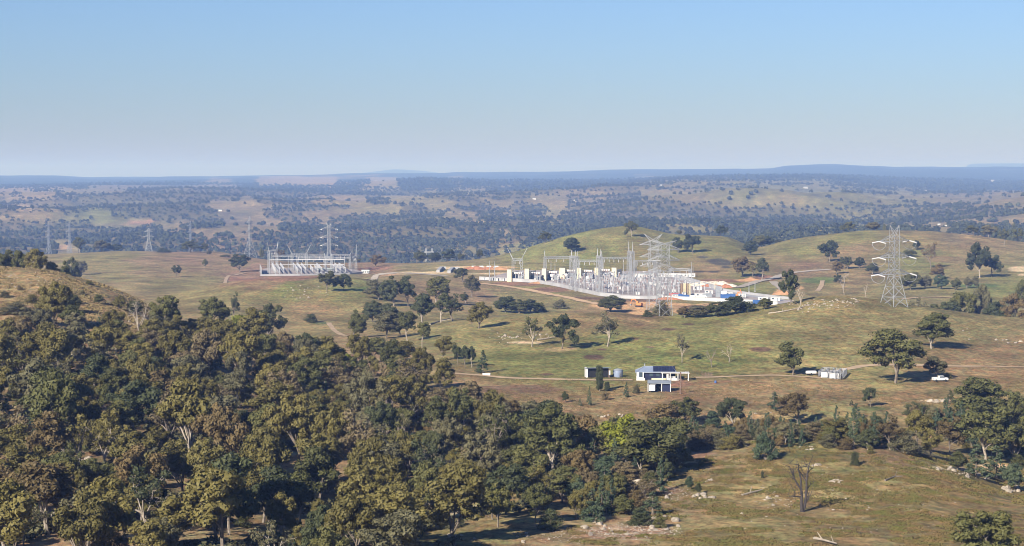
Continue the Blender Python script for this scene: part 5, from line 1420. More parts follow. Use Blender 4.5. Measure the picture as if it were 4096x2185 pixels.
# firewalls and transformers along the back left
FW = [(2038, 1127, 1079, 21), (2108, 1127, 1076, 20), (2177, 1124, 1075, 20), (2250, 1117, 1073, 26), (2317, 1118, 1073, 19), (2387, 1114, 1072, 18), (2457, 1111, 1072, 22)]
tf0 = None
for i, (u, vb, vt, w_) in enumerate(FW):
    p = padp(u, vb); s = p.y / F; h = (vb - vt) * s; w = w_ * s
    t = empty('firewall', p, R(-24)); tag(t, f'{nth(i)} cream firewall from the left along the back of the new substation', 'wall', 'cream firewalls')
    b = MB(); b.box((0, 0, h / 2 - .2), (w * .92, 1.2, h + .4)); b.build('panel', CREAM, t)
    b = MB(); b.box((-w * .1, 9.2, h * .40), (.6, 17, h * .80)); b.build('return_wall', CREAM, t)
    b = MB(); b.box((0, 0, h + .12), (w * .96, 1.5, .22)); b.build('coping', CONC, t)
    if i < 6:
        p2 = padp(u + 36, vb - 2)
        if tf0 is None:
            tf0 = t2 = empty('power_transformer', p2, R(-20)); tag(t2, None, 'transformer')
            b = MB(); b.box((0, 0, 2.3), (6.0, 3.6, 4.2), 0, .96); b.build('tank', STEELD, t2)
            for sx in (-1, 1):
                b = MB()
                for k in range(7): b.box((sx * 3.7, -1.5 + .5 * k, 2.4), (1.1, .22, 3.4))
                b.box((sx * 3.25, 0, 3.6), (.4, 3.4, .25)); b.build('radiator', GREYP, t2)
            b = MB(); b.tube([(-3.4, 0, 6.3), (3.4, 0, 6.3)], .95, 12); b.bar((-2, 0, 4.3), (-2, 0, 5.6), .3); b.bar((2, 0, 4.3), (2, 0, 5.6), .3); b.build('conservator', WHITE, t2)
            for k in range(3):
                b = MB(); stack(b, (-1.8 + 1.8 * k, -1.1, 4.35), 2.8, .30, 7); b.build('bushing', PINK, t2)
            b = MB(); b.box((0, -2.4, 1.2), (1.6, .7, 2.0)); b.build('control_box', WHITE, t2)
            t2_ = t2
        else:
            t2_ = copy_tree(tf0); t2_.location = p2
        t2_['label'] = f'grey power transformer with white drum in the {nth(i)} bay between cream firewalls'; t2_['group'] = 'transformers between the firewalls'


# ------------------------------------------------------------------ switchyard equipment
def eq_breaker():
    t = empty('circuit_breaker', (0, 0, 0)); f = MB()
    for sx in (-.5, .5):
        for sy in (-.4, .4): f.bar((sx, sy, -.2), (sx, sy, 2.6), .18)
    f.box((0, 0, 2.65), (1.4, 1.1, .25)); f.bar((-.5, -.4, .2), (.5, -.4, 2.4), .1); f.build('support_frame', STEEL, t)
    s = MB(); stack(s, (0, 0, 2.78), 2.6, .34, 6); s.build('insulator', PINK, t)
    h = MB(); h.tube([(-1.5, 0, 5.6), (-.5, 0, 5.75), (.5, 0, 5.75), (1.5, 0, 5.6)], [.3, .42, .42, .3], 8); h.build('interrupter_head', PORC, t)
    c = MB(); c.box((0, -.75, 1.5), (.8, .5, 1.1)); c.build('control_box', WHITE, t)
    return t


def eq_ct():
    t = empty('instrument_transformer', (0, 0, 0)); f = MB(); f.tube([(0, 0, -.2), (0, 0, 2.4)], .28, 6); f.box((0, 0, 2.45), (1, 1, .2)); f.build('support_post', CONC, t)
    s = MB(); stack(s, (0, 0, 2.56), 3.0, .33, 7); s.build('insulator', PORC, t)
    h = MB(); h.lathe((0, 0, 5.57), [(.3, 0), (.62, .25), (.62, 1.0), (.35, 1.35)], 10); h.build('head', GREYP, t)
    return t


def eq_iso():
    t = empty('disconnector', (0, 0, 0))
    f = MB()
    for sx in (-2, 2):
        f.bar((sx, 0, -.2), (sx, 0, 3.2), .26)
    f.box((0, 0, 3.25), (5, .4, .3)); f.build('support_frame', STEEL, t)
    for sx in (-2, 0, 2):
        s = MB(); stack(s, (sx, 0, 3.42), 2.0, .26, 5); s.build('insulator', PINK, t)
    a = MB(); a.tube([(-2.3, 0, 5.55), (0, 0, 5.7), (2.3, 0, 5.55)], .14, 5); a.build('switch_arm', PORC, t)
    return t


def eq_post():
    t = empty('insulator_post', (0, 0, 0)); f = MB(); f.tube([(0, 0, -.2), (0, 0, 2.2)], .2, 6); f.build('support_post', STEEL, t)
    s = MB(); stack(s, (0, 0, 2.22), 3.2, .40, 7); s.build('insulator', PORC, t)
    c = MB(); c.lathe((0, 0, 5.43), [(.25, 0), (.5, .12), (.5, .3), (.2, .5)], 8); c.build('cap', GREYP, t)
    return t


def eq_trap():
    t = empty('line_trap', (0, 0, 0)); f = MB(); f.bar((0, 0, -.2), (0, 0, 4.2), .3); f.build('support_post', STEEL, t)
    d = MB(); d.tube([(0, -1.1, 5.3), (0, -.9, 5.3), (0, .9, 5.3), (0, 1.1, 5.3)], [.9, 1.35, 1.35, .9], 14); d.build('drum', PORC, t)
    return t


def eq_panel():
    t = empty('control_kiosk', (0, 0, 0)); b = MB(); b.box((0, 0, 1.0), (2.4, 1.6, 2.1)); b.build('cabinet', WHITE, t)
    r = MB(); r.box((0, 0, 2.14), (2.8, 2.0, .14)); r.build('roof', GREYP, t); d = MB(); d.box((-.4, -.82, .95), (.9, .05, 1.7)); d.build('door', GREYP, t)
    return t


PROT = {'b': (eq_breaker(), 'white topped circuit breaker'), 'c': (eq_ct(), 'grey headed instrument transformer'), 'd': (eq_iso(), 'three-post disconnector'), 'p': (eq_post(), 'white insulator post'), 't': (eq_trap(), 'white drum line trap'), 'k': (eq_panel(), 'white control kiosk')}
_used = set()


def put(k, p, rz, label, group):
    o = PROT[k][0]
    if k in _used: o = copy_tree(o)
    _used.add(k); o.location = p; o.rotation_euler = (0, 0, rz)
    tag(o, label, {'b': 'circuit breaker', 'c': 'transformer', 'd': 'switch', 'p': 'insulator', 't': 'line trap', 'k': 'kiosk'}[k], group)
    return o


rng = np.random.default_rng(9)
c00, c10, c11, c01 = padp(2195, 1128), padp(2410, 1180), padp(2860, 1188), padp(2640, 1112)
NR, NC = 12, 22
for i in range(NR):
    seq = ['bpbcbpbdp', 'ccpcpcckc', 'dpdpddpdd', 'pcpbpcpkp'][i % 4]
    for j in range(NC):
        if rng.random() < .10: continue
        s, t_ = (j + .5 + rng.uniform(-.12, .12)) / NC, (i + .5) / NR
        p = (c00 * (1 - t_) + c10 * t_) * (1 - s) + (c01 * (1 - t_) + c11 * t_) * s
        k = seq[j % len(seq)]
        put(k, p + Vector((0, 0, .18)), R(12 + 90 * (rng.random() < .3)), f'{PROT[k][1]}, {nth(j)} from left in the {nth(i)} row from the firewalls', 'switchyard equipment of the new substation')
for i, (u, v) in enumerate([(2207, 1131), (2233, 1131), (2265, 1129), (2420, 1127), (2450, 1126), (2443, 1168), (2508, 1166), (2602, 1165), (2637, 1163), (2560, 1150), (2350, 1140)]):
    put('t', padp(u, v) + Vector((0, 0, .18)), R(5), f'bright white drum line trap, {nth(i)} of eleven among the switchgear', 'white line traps')
for i, (u, v) in enumerate([(2063, 1126), (2074, 1127), (2086, 1127), (2096, 1127), (2140, 1127), (2160, 1125), (1985, 1124), (1965, 1123), (1940, 1121), (2010, 1125)]):
    put('p' if i < 6 else 'k', padp(u, v) + Vector((0, 0, .18)), 0, f"{'white insulator post' if i < 6 else 'white kiosk'} near the first cream firewall, {nth(i)} along the front strip", 'posts by the first firewall')

NG = 'gantries of the new substation'
gantry(padp(2052, 1122), padp(2086, 1122), 17, 'narrow gantry with two leaning spikes behind the first firewall', NG, spike=8.5, horn=4.5, drops=2)
gantry(padp(2180, 1112), padp(2300, 1110), 17, 'broad gantry behind the second and third firewalls', NG, spike=5, horn=.6)
gantry(padp(2286, 1162), padp(2308, 1166), 25, 'tall narrow twin column at the front left of the switchyard', NG, spike=4, horn=.5, cw=2.4, drops=1)
gantry(padp(2408, 1105), padp(2522, 1104), 15.5, 'broad gantry hung with insulators left of the pylons', NG, spike=5, horn=.4, drops=6)
gantry(padp(2390, 1178), padp(2402, 1180), 27, 'tall slender mast pair before the switchyard centre', NG, spike=5, horn=.3, cw=1.6, drops=1)
gantry(padp(2515, 1150), padp(2530, 1152), 27, 'tall lattice column pair left of the pylons', NG, spike=7, horn=.3, cw=2.0, drops=1)
gantry(padp(2310, 1098), padp(2405, 1098), 12, 'low gantry between the two broad ones', NG, spike=3, horn=.2, drops=5)
gantry(padp(2540, 1100), padp(2620, 1098), 12, 'low gantry running behind the tall pylons', NG, spike=0, drops=4)
gantry(padp(2680, 1105), padp(2760, 1108), 6.5, 'low gantry right of the tall pylons', NG, spike=0, drops=3)
for i, (u, v, tp) in enumerate([(1958, 1124, 1043), (1978, 1124, 1046), (2204, 1118, 1040), (2220, 1118, 1042), (2494, 1118, 1052), (2766, 1140, 1048), (2772, 1143, 1062), (2996, 1170, 1128), (3020, 1168, 1122), (2340, 1160, 1060), (2860, 1160, 1118), (2745, 1172, 1132), (2724, 1178, 1130), (2736, 1178, 1134), (2754, 1180, 1136)]):
    p = padp(u, v); t = empty('lightning_mast', p); tag(t, f'slim steel lightning mast, {nth(i)} listed around the new substation', 'mast', 'lightning masts')
    t['label'] = ['slim mast left of the first cream firewall, left of two', 'slim mast left of the first cream firewall, right of two', 'slim mast behind the third firewall, left of two', 'slim mast behind the third firewall, right of two', 'slim mast between the last firewall and the pylons', 'tall double mast right of the pylons, taller one', 'tall double mast right of the pylons, shorter one', 'lamp mast beside the white yard, left of two', 'lamp mast beside the white yard, right of two', 'slim mast in the middle of the switchyard', 'slim mast beside the grey silo', 'short mast by the scaffold columns, second of four', 'short mast by the scaffold columns, leftmost of four', 'short mast by the scaffold columns, third of four', 'short mast by the scaffold columns, rightmost of four'][i]
    h = ht(p, tp); b = MB(); b.tube([(0, 0, -.2), (0, 0, h * .6), (0, 0, h)], [.32, .22, .1], 6); b.build('pole', STEEL if i < 10 else CREAM, t)
    b = MB(); b.box((0, 0, .3), (1.0, 1.0, .6)); b.build('footing', CONC, t)

# ---- old substation
LG = 'gantries of the old substation'
for (u0, v0, u1, v1, h, hn, sp, lab) in [
    (1076, 1096, 1108, 1090, 22, 5, 8, 'leftmost old gantry with two splayed spikes'), (1168, 1084, 1226, 1083, 17, 5, 9, 'second old gantry with splayed spikes behind the white rows'), (1090, 1080, 1300, 1079, 14.5, 0, 0, 'long old gantry across the back of the white rows'),
    (1300, 1088, 1326, 1088, 15, .5, 3, 'narrow old gantry around the looped pylon'), (1326, 1080, 1400, 1079, 15, 2, 3, 'right back old gantry'), (1412, 1086, 1424, 1080, 14, 4.5, 11, 'rightmost old gantry with one tall leaning spike'), (1190, 1076, 1400, 1075, 11, 0, 0, 'low old gantry in the third rank')]:
    gantry(padl(u0, v0), padl(u1, v1), h, lab, LG, horn=hn, spike=sp, drops=5)
for (v, vt, lab) in ((1098, 1040, 'upper long pale busbar pipe on posts across the old substation'), (1096, 1060, 'lower long pale busbar pipe on posts across the old substation')):
    a, b = padl(1078, v), padl(1378, v - 2); s = (v - vt) * a.y / F; t = empty('busbar', a); tag(t, lab, 'busbar'); d = b - a
    m = MB(); m.tube([(0, 0, s), (d.x, d.y, s)], .42 if vt == 1040 else .3, 8); m.build('pipe', PORC, t)
    for k in range(5):
        m = MB(); e = d * (k / 4); m.tube([(e.x, e.y, -.2), (e.x, e.y, s - .3)], .22, 6); m.build('post', STEEL, t)
rows = [1102, 1119, 1136, 1190, 1207, 1224, 1252, 1270, 1288, 1346, 1364, 1382]
for i, u in enumerate(rows):
    a = padl(u, 1098); a.z += .2; d = Vector((-0.155, 1, 0))
    n = 11 if i not in (6, 7) else 6
    for j in range(n):
        put('p', a + d * (9.5 * j), 0, f"white insulator post, {nth(j)} from front in the {nth(i)} white row of the old substation", 'white insulator rows of the old substation')
# ribbon insulator rows carry tubular bars that slope away with the row
for i, u in enumerate(rows):
    a = padl(u, 1098); d = Vector((-0.155, 1, 0)); L_ = 95 if i not in (6, 7) else 48
    t = empty('tubular_bus', a); tag(t, f'white tubular bus lying along the {nth(i)} white row of the old substation', 'busbar', 'tubular buses of the old substation')
    m = MB(); m.tube([(0, 0, 6.0), (d.x * L_, d.y * L_, 6.0)], .55, 8); m.build('pipe', PORC, t)
for i, (u, v, L_, w_, h, lab) in enumerate([(1300, 1092, 17, 7, 3.4, 'pale green roofed relay house at the front of the old substation'), (1462, 1094, 7, 4, 2.6, 'small white hut at the right end of the old substation')]):
    p = padl(u, v); t = empty('relay_house', p, R(4)); tag(t, lab, 'building')
    b = MB(); b.box((0, 0, h / 2), (L_, w_, h)); b.build('wall', WHITE, t)
    b = MB(); b.box((0, -.0, h + .35), (L_ + 1, w_ + 1, .7), 0, .86); b.build('roof', simple('pale_green_sheet', (.52, .60, .54), .5), t)
    for k in range(3):
        b = MB(); b.box((-L_ * .3 + k * L_ * .3, -w_ / 2 - .03, h * .55), (1.4, .08, 1.1)); b.build('window', GLASS, t)
    b = MB(); b.box((L_ * .42, -w_ / 2 - .03, 1.05), (1.0, .08, 2.1)); b.build('door', GREYP, t)
# dark noise fence at the left end
t = empty('screen_fence', padl(1046, 1100)); tag(t, 'dark slatted screen fence at the left end of the old substation', 'fence'); e = padl(1040, 1086) - padl(1046, 1100)
for k in range(9):
    m = MB(); m.box((e.x * k / 8, e.y * k / 8, 3.3), (.35, .35, 7.2)); m.build('post', CONC, t)
m = MB(); m.box((e.x / 2, e.y / 2 , 3), (.18, e.length, 5.6), math.atan2(e.y, e.x) - math.pi / 2); m.build('screen', NAVY, t)


# ------------------------------------------------------------------ construction yard
def u_small(l): return 'site hut' not in l and 'control hut' not in l and 'gabled' not in l


def hut(p, L_, w_, h, rz, label, mat=WHITE, roof=None, name='site_hut', group='site huts'):
    if u_small(label): L_, w_, h = L_ * .66, w_ * .8, h * .8
    t = empty(name, p, rz); tag(t, label, 'hut', group)
    b = MB(); b.box((0, 0, h / 2 + .15), (L_, w_, h)); b.build('wall', mat, t)
    b = MB(); b.box((0, 0, h + .22), (L_ + .3, w_ + .3, .18)); b.build('roof', roof or WHITE, t)
    n = max(2, int(L_ / 3))
    for k in range(n):
        x = -L_ / 2 + (k + .5) * L_ / n; b = MB()
        if k == n // 2: b.box((x, -w_ / 2 - .03, 1.2), (.9, .08, 2.0)); b.build('door', GREYP, t)
        else: b.box((x, -w_ / 2 - .03, 1.7), (1.2, .08, .9)); b.build('window', GLASS, t)
    return t


def container(p, rz, mat, label):
    t = empty('shipping_container', p, rz); tag(t, label, 'container', 'containers in the yard')
    b = MB(); b.box((0, 0, 1.3), (6.0, 2.4, 2.5)); b.build('body', mat, t)
    r = MB()
    for k in range(14): r.box((-2.8 + .43 * k, -1.22, 1.3), (.16, .07, 2.3))
    r.box((0, -1.215, 2.5), (6, .05, .15)); r.build('ribs', mat, t)
    d = MB(); d.box((3.02, 0, 1.3), (.06, 2.2, 2.3)); d.build('door', GREYP, t)
    return t


def P3(u, v): return padp(u, v) + Vector((0, 0, .2))


hut(P3(2689, 1110), 24, 4, 2.8, R(-2), 'long white site hut right of the pylons, longer of two')
hut(P3(2753, 1110), 11, 4, 2.8, R(-2), 'short white site hut right of the pylons, shorter of two')
hut(P3(2575, 1115), 15, 8, 3.4, R(2), 'pale green roofed control hut just left of the pylons', WHITE, simple('mint_sheet', (.55, .62, .56), .5))
hut(P3(2507, 1122), 9, 6, 4.5, R(10), 'grey gabled hut left of the pale green control hut', GREYP, STEELD)
for i, (u, v, L_, lab) in enumerate([(2790, 1162, 9, 'white hut before the slanting wall'), (2835, 1178, 8, 'white hut left of the grey silo'), (2800, 1190, 11, 'white hut at the yard front with reddish eaves'), (2892, 1190, 8, 'tall white tent shaped hut right of the grey silo'), (2916, 1186, 7, 'white hut behind the blue containers'), (2968, 1192, 7, 'white hut at the middle of the right yard'), (3052, 1206, 10, 'low white hut near the right end of the yard'), (2620, 1128, 7, 'pinkish hut between the two pylons'), (2700, 1196, 6, 'white hut at the front right below the pylons'), (2640, 1196, 7, 'white hut at the foot of the left pylon'), (3100, 1206, 9, 'white hut at the far right of the yard')]):
    hut(P3(u, v), L_, 3.2, 3.0 if 'tall' not in lab else 5, R(-6 + 5 * (i % 3)), lab, WHITE)
for u, v, m, lab in [(2712, 1192, BLUE, 'blue container at the front of the yard, left of three'), (2738, 1196, BLUE, 'navy container beside the left blue one'), (2900, 1194, BLUE, 'bright blue container before the tall white hut'), (2922, 1192, BLUE, 'bright blue container right of the other blue one'), (2695, 1189, RED, 'dark red container under the scaffold columns'), (3030, 1217, BLUE, 'pale blue container at the right front of the yard'), (2830, 1190, GREYP, 'grey container behind the white hoarding')]:
    container(P3(u, v), R(3), m, lab)
# grey silo
p = P3(2872, 1190); t = empty('storage_silo', p); tag(t, 'tall pale grey square silo standing in the yard', 'silo'); h = ht(p, 1152)
b = MB(); b.box((0, 0, h / 2), (3.2, 3.2, h)); b.build('body', GREYP, t)
b = MB()
for k in range(6): b.box((0, 0, .6 + k * h / 6), (3.34, 3.34, .18))
b.build('bands', STEEL, t)
b = MB(); b.box((0, 0, h + .3), (3.3, 3.3, .6), 0, .5); b.build('cap', STEEL, t)
# scaffold columns
for i, u in enumerate((2726, 2738, 2750, 2756)):
    p = P3(u, 1182); t = empty('scaffold_column', p); tag(t, f'tan scaffold column, {nth(i)} of four from left in the yard', 'scaffold', 'scaffold columns')
    b = MB(); lattice_box(b, (0, 0, 0), 1.6, 1.6, 0, ht(p, 1134), 1.8, .22, .12); b.build('frame', CREAM if i % 2 else WOOD, t)
    b = MB(); b.box((0, 0, ht(p, 1134) * .5), (1.2, 1.2, ht(p, 1134) * .9)); b.build('cladding', CREAM if i % 2 else TRACKM, t)


def heap(p, rx_, ry_, h, seed, mat, label, name='spoil_heap'):
    V, Q = [], []; n, m = 28, 12
    for j in range(m + 1):
        r = j / m
        for i in range(n):
            th = 2 * math.pi * i / n; x = math.cos(th) * r * rx_; y = math.sin(th) * r * ry_
            z = h * (1 - r ** 1.6) * (0.55 + .9 * float(fbm(x / 3 + seed * 9, y / 3, seed, 3))) - .25 * r
            V.append((x, y, z))
    for j in range(m):
        for i in range(n): Q.append((j * n + i, (j + 1) * n + i, (j + 1) * n + (i + 1) % n, j * n + (i + 1) % n))
    o = link(name, np_mesh(name, V, Q, mat)); o.location = p; tag(o, label, 'heap', 'heaps of the earthworks'); return o


REDC = simple('red_clay', (.34, .15, .085), .95, .35, .5); CHALK = simple('pale_rubble', (.56, .49, .41), .95, .3, .6)
for i, (u, v, a, b, h, m, lab) in enumerate([(2795, 1143, 11, 6, 2.6, CHALK, 'left pale rubble heap beyond the slanting wall'), (2825, 1141, 10, 6, 3.0, CHALK, 'second pale rubble heap beyond the slanting wall'), (2855, 1140, 9, 6, 3.2, CHALK, 'third pale rubble heap, topped with white sheeting'), (2885, 1142, 9, 6, 3.0, CHALK, 'fourth pale rubble heap beyond the slanting wall'), (2915, 1146, 8, 5, 2.4, CHALK, 'rightmost pale rubble heap beside the pale road'), (2835, 1148, 9, 4, 2.0, REDC, 'left red clay heap in front of the rubble'), (2868, 1150, 7, 3.5, 2.0, REDC, 'middle red clay heap in front of the rubble'), (2902, 1152, 7, 4, 2.4, REDC, 'right red clay heap in front of the rubble'), (3006, 1122, 10, 5, 2.0, CLAY, 'orange heap along the pale road'), (3132, 1178, 8, 5, 3.5, CLAY, 'orange heap at the bend of the pale road'),
    (1900, 1076, 12, 5, 2.2, REDC, 'left red heap on the dirt bank'), (1945, 1078, 12, 5, 2.4, REDC, 'middle red heap on the dirt bank'), (1995, 1080, 12, 5, 2.6, CLAY, 'right orange heap on the dirt bank'), (2670, 1199, 11, 3, 1.8, REDC, 'red clay heap at the foot of the right pylon'), (2150, 1134, 8, 4, 1.5, CLAY, 'orange heap behind the pale perimeter wall')]):
    heap(ground(u, v), a, b, h, i + 3, m, lab)
for i, u in enumerate((1895, 1925, 1955, 1985)):
    p = ground(u, 1073); t = empty('white_block', p); tag(t, f'white concrete block on the orange dirt bank, {nth(i)} of four', 'block', 'blocks on the dirt bank'); b = MB(); b.box((0, 0, 1.2), (4, 2, 1.8), .1, .9); b.build('body', WHITE, t); b = MB(); b.box((0, -1.1, .5), (5.6, .5, .9), .1); b.build('plinth', CONC, t)


def excavator(p, rz, label):
    t = empty('excavator', p, rz); tag(t, label, 'excavator')
    for sy in (-1, 1):
        b = MB(); b.box((0, sy * 1.1, .5), (4.0, .6, .9), 0, .9); b.build('track', RUBBER, t)
    b = MB(); b.box((-.4, 0, 1.7), (3.4, 2.5, 1.3), 0, .94); b.build('body', ORANGE, t)
    b = MB(); b.box((.8, .6, 2.8), (1.4, 1.1, 1.5), 0, .85); w = b.build('cab', ORANGE, t); g = MB(); g.box((1.42, .6, 2.9), (.08, .8, .9)); g.build('windscreen', GLASS, w)
    b = MB(); b.tube([(1.0, -.4, 2.2), (3.2, -.4, 4.8), (5.4, -.4, 4.3)], [.35, .3, .25], 4); b.build('boom', ORANGE, t)
    b = MB(); b.tube([(5.3, -.4, 4.4), (6.0, -.4, 1.8)], [.25, .2], 4); b.build('dipper', ORANGE, t)
    b = MB(); b.box((5.9, -.4, 1.2), (.9, 1.1, 1.0), 0, .7); b.build('bucket', STEELD, t)


excavator(ground(2556, 1228), R(150), 'small orange excavator on the clay below the perimeter wall')
excavator(P3(2955, 1190), R(70), 'orange digger among the white huts of the right yard')


def vehicle(p, rz, label, body, kind):
    t = empty('pickup_truck' if kind == 'ute' else 'van', p, rz); tag(t, label, kind)
    b = MB()
    if kind == 'ute': b.box((0, 0, .75), (4.9, 1.85, .55)); b.box((-1.5, .9, 1.15), (1.9, .06, .35)); b.box((-1.5, -.9, 1.15), (1.9, .06, .35)); b.box((-2.42, 0, 1.15), (.06, 1.85, .35)); b.box((1.7, 0, 1.1), (1.4, 1.75, .25), 0, .92)
    else: b.box((-.3, 0, 1.35), (4.4, 1.9, 1.75), 0, .94); b.box((2.25, 0, .9), (.9, 1.85, .8), 0, .9)
    b.build('body', body, t)
    b = MB(); b.box((.35 if kind == 'ute' else 1.72, 0, 1.42), (1.7 if kind == 'ute' else .5, 1.72, .8), 0, .82); c = b.build('cab', body, t)
    g = MB(); g.box((.35 if kind == 'ute' else 1.82, 0, 1.5), (1.5 if kind == 'ute' else .4, 1.76, .42), 0, .88); g.build('window', GLASS, c)
    for sx in (-1.55, 1.55):
        for sy in (-.9, .9):
            w = MB(); w.tube([(sx, sy - .12, .36), (sx, sy + .12, .36)], .37, 12); w.build('wheel', RUBBER, t)


p = ground(3760, 1526); vehicle(p, R(8), 'white pickup truck parked under the smaller gum in the right paddock', WHITE, 'ute')
vehicle(P3(2812, 1194), R(5), 'white van parked in front of the yard huts, left of two', WHITE, 'van')
vehicle(P3(2770, 1196), R(-10), 'white van parked in front of the yard huts near the blue containers', WHITE, 'van')

# ------------------------------------------------------------------ the farm
def quad_roof(mb, x0, x1, y0, y1, z0, z1, ov, th=.16):
    """gable roof, ridge along x, as two thick slopes"""
    ym = (y0 + y1) / 2
    for ya, in ((y0,), (y1,)):
        s = -1 if ya == y0 else 1
        a = [(x0 - ov, ya + s * ov, z0 - ov * .3), (x1 + ov, ya + s * ov, z0 - ov * .3), (x1 + ov, ym, z1), (x0 - ov, ym, z1)]
        b = [(x, y, z + th) for x, y, z in a]
        mb.add(a + b, [(3, 2, 1, 0), (4, 5, 6, 7), (0, 1, 5, 4), (1, 2, 6, 5), (2, 3, 7, 6), (3, 0, 4, 7)])


p = ground(2632, 1519); p = Vector((p.x, p.y + 3, float(H(p.x, p.y + 3))))
t = empty('farmhouse', p, R(-3), (.93, .93, .90)); tag(t, 'navy farmhouse with white end wall, solar roof and white carport in the brown paddock', 'house')
LH, DH, HW = 13.4, 7.4, 2.75
x0, x1 = -7.2, -7.2 + LH
b = MB(); b.box(((x0 + x1) / 2 + 1.2, 0, HW / 2 - .2), (LH - 2.4, DH, HW + .4)); b.build('wall', NAVY, t)
b = MB(); b.box((x0 + 1.15, -.25, HW / 2 - .25), (2.5, DH + .9, HW + .5)); e = b.build('end_wall', WHITE, t)
g = MB(); g.box((x0 + 1.35, -DH / 2 - .74, 1.9), (1.2, .1, 1.7)); g.build('window', GLASS, e)
g = MB(); g.box((x0 - .13, -1.2, 1.8), (.1, 1.3, 1.2)); g.build('window', GLASS, e)
b = MB(); b.box((x0 + 1.3, -DH / 2 - 1.5, -.4), (3.0, 2.0, 2.2)); b.build('porch_base', WHITE, t)
b = MB(); b.box((1.1, -DH / 2 - .12, .25), (6.4, .3, .7)); b.build('plinth', CREAM, t)
for k in range(3):
    g = MB(); g.box((-2.2 + 2.3 * k, -DH / 2 - .03, 1.8), (1.2, .08, 1.0)); g.build('window', GLASS, t)
b = MB(); o_ = .5; zr = HW + 1.75; hp = 2.6
ev = [(x0 - o_, -DH / 2 - o_, HW - .15), (x1 + o_, -DH / 2 - o_, HW - .15), (x1 + o_, DH / 2 + o_, HW - .15), (x0 - o_, DH / 2 + o_, HW - .15), (x0 + hp, 0, zr), (x1 - hp * .4, 0, zr)]
b.add(ev, [(0, 1, 5, 4), (1, 2, 5), (2, 3, 4, 5), (3, 0, 4), (3, 2, 1, 0)]); rf = b.build('roof', SLATE, t)
b = MB()
for q0, q1 in ((ev[0], ev[4]), (ev[3], ev[4]), (ev[1], ev[5]), (ev[2], ev[5]), (ev[4], ev[5])): b.bar(Vector(q0) + Vector((0, 0, .05)), Vector(q1) + Vector((0, 0, .05)), .16)
for q0, q1 in ((ev[0], ev[1]), (ev[0], ev[3])): b.bar(Vector(q0), Vector(q1), .18)
b.build('ridge_capping', GREYP, rf)
b = MB()
sl_ = 1.75 / (DH / 2)
for k in range(8):
    xa = -1.5 + k * .96
    for j in range(2):
        y_a = -DH / 2 + .15 + j * 1.75; y_b = y_a + 1.7
        sr = 1.9 / (DH / 2 + .5); za = HW - .15 + (y_a + DH / 2 + .5) * sr + .08; zb = HW - .15 + (y_b + DH / 2 + .5) * sr + .08
        b.add([(xa, y_a, za), (xa + .92, y_a, za), (xa + .92, y_b, zb), (xa, y_b, zb), (xa, y_a, za + .06), (xa + .92, y_a, za + .06), (xa + .92, y_b, zb + .06), (xa, y_b, zb + .06)], [(3, 2, 1, 0), (4, 5, 6, 7), (0, 1, 5, 4), (1, 2, 6, 5), (2, 3, 7, 6), (3, 0, 4, 7)])
b.build('solar_panel', NAVY, rf)
b = MB(); b.lathe((-4.4, 1.2, HW + .8), [(.18, 0), (.18, 1.5), (.3, 1.55), (.3, 1.75)], 8); b.build('flue', STEEL, rf)
b = MB(); b.box((6.0, -DH / 2 - 1.1, HW + .02), (9.8, 3.6, .22)); b.box((10.3, -DH / 2 - .4, HW - .06), (1.4, 5.0, .2)); c = b.build('carport_roof', WHITE, t)
for x, y in ((1.6, -2.7), (4.3, -2.7), (7.0, -2.7), (10.6, -2.7), (10.6, 1.2), (7.6, 1.2)):
    g = MB(); g.box((x, y - DH / 2, HW / 2 - .3), (.28, .28, HW + .4)); g.build('carport_post', WHITE, t)
b = MB(); b.box((5.0, -DH / 2 - 1.6, 1.2), (2.4, .12, .4)); b.box((5.2, -DH / 2 - 2.0, .35), (2.8, .6, 1.0)); b.box((3.4, -DH / 2 - 1.9, 1.6), (.7, .8, 2.6)); b.build('white_bench', WHITE, t)
b = MB(); b.box((4.9, -DH / 2 - .05, 1.4), (2.2, .1, 2.4)); b.build('carport_shade_panel', DARK, t)  # flat near-black panel painted as a shaded opening

# small open shed with white end
p = ground(2392, 1509); t = empty('open_shed', p, R(6)); tag(t, 'small open fronted shed with white end wall left of the water tank', 'shed')
b = MB(); b.box((-3.9, 0, 1.5), (.5, 4.2, 3.4)); b.build('end_wall', WHITE, t)
b = MB(); b.box((3.4, 0, 1.3), (.3, 4.2, 2.9)); b.box((-.2, 2.0, 1.3), (7.4, .3, 2.9)); b.build('wall', WOOD, t)
b = MB(); b.add([(-4.3, -2.6, 3.2), (3.8, -2.6, 3.2), (3.8, 2.5, 2.75), (-4.3, 2.5, 2.75), (-4.3, -2.6, 3.35), (3.8, -2.6, 3.35), (3.8, 2.5, 2.9), (-4.3, 2.5, 2.9)], [(3, 2, 1, 0), (4, 5, 6, 7), (0, 1, 5, 4), (1, 2, 6, 5), (2, 3, 7, 6), (3, 0, 4, 7)]); b.build('roof', SLATE, t)
b = MB(); b.box((-.2, -.2, 1.2), (6.6, 2.6, 2.2)); b.build('shade_block', DARK, t)  # solid near-black block in place of the shade under the shed roof
b = MB(); b.box((3.5, -2.2, 1.6), (.5, .2, 1.5)); b.build('door', WHITE, t)
# water tank
p = ground(2472, 1508); t = empty('water_tank', p); tag(t, 'round blue grey water tank between the open shed and the house', 'tank')
b = MB(); b.lathe((0, 0, -.2), [(1.55, 0), (1.6, .2), (1.6, 2.3), (1.5, 2.5)], 18); b.build('body', SLATE, t, True)
b = MB(); b.lathe((0, 0, 2.28), [(1.62, 0), (.9, .35), (.25, .5)], 18); b.build('lid', GREYP, t)
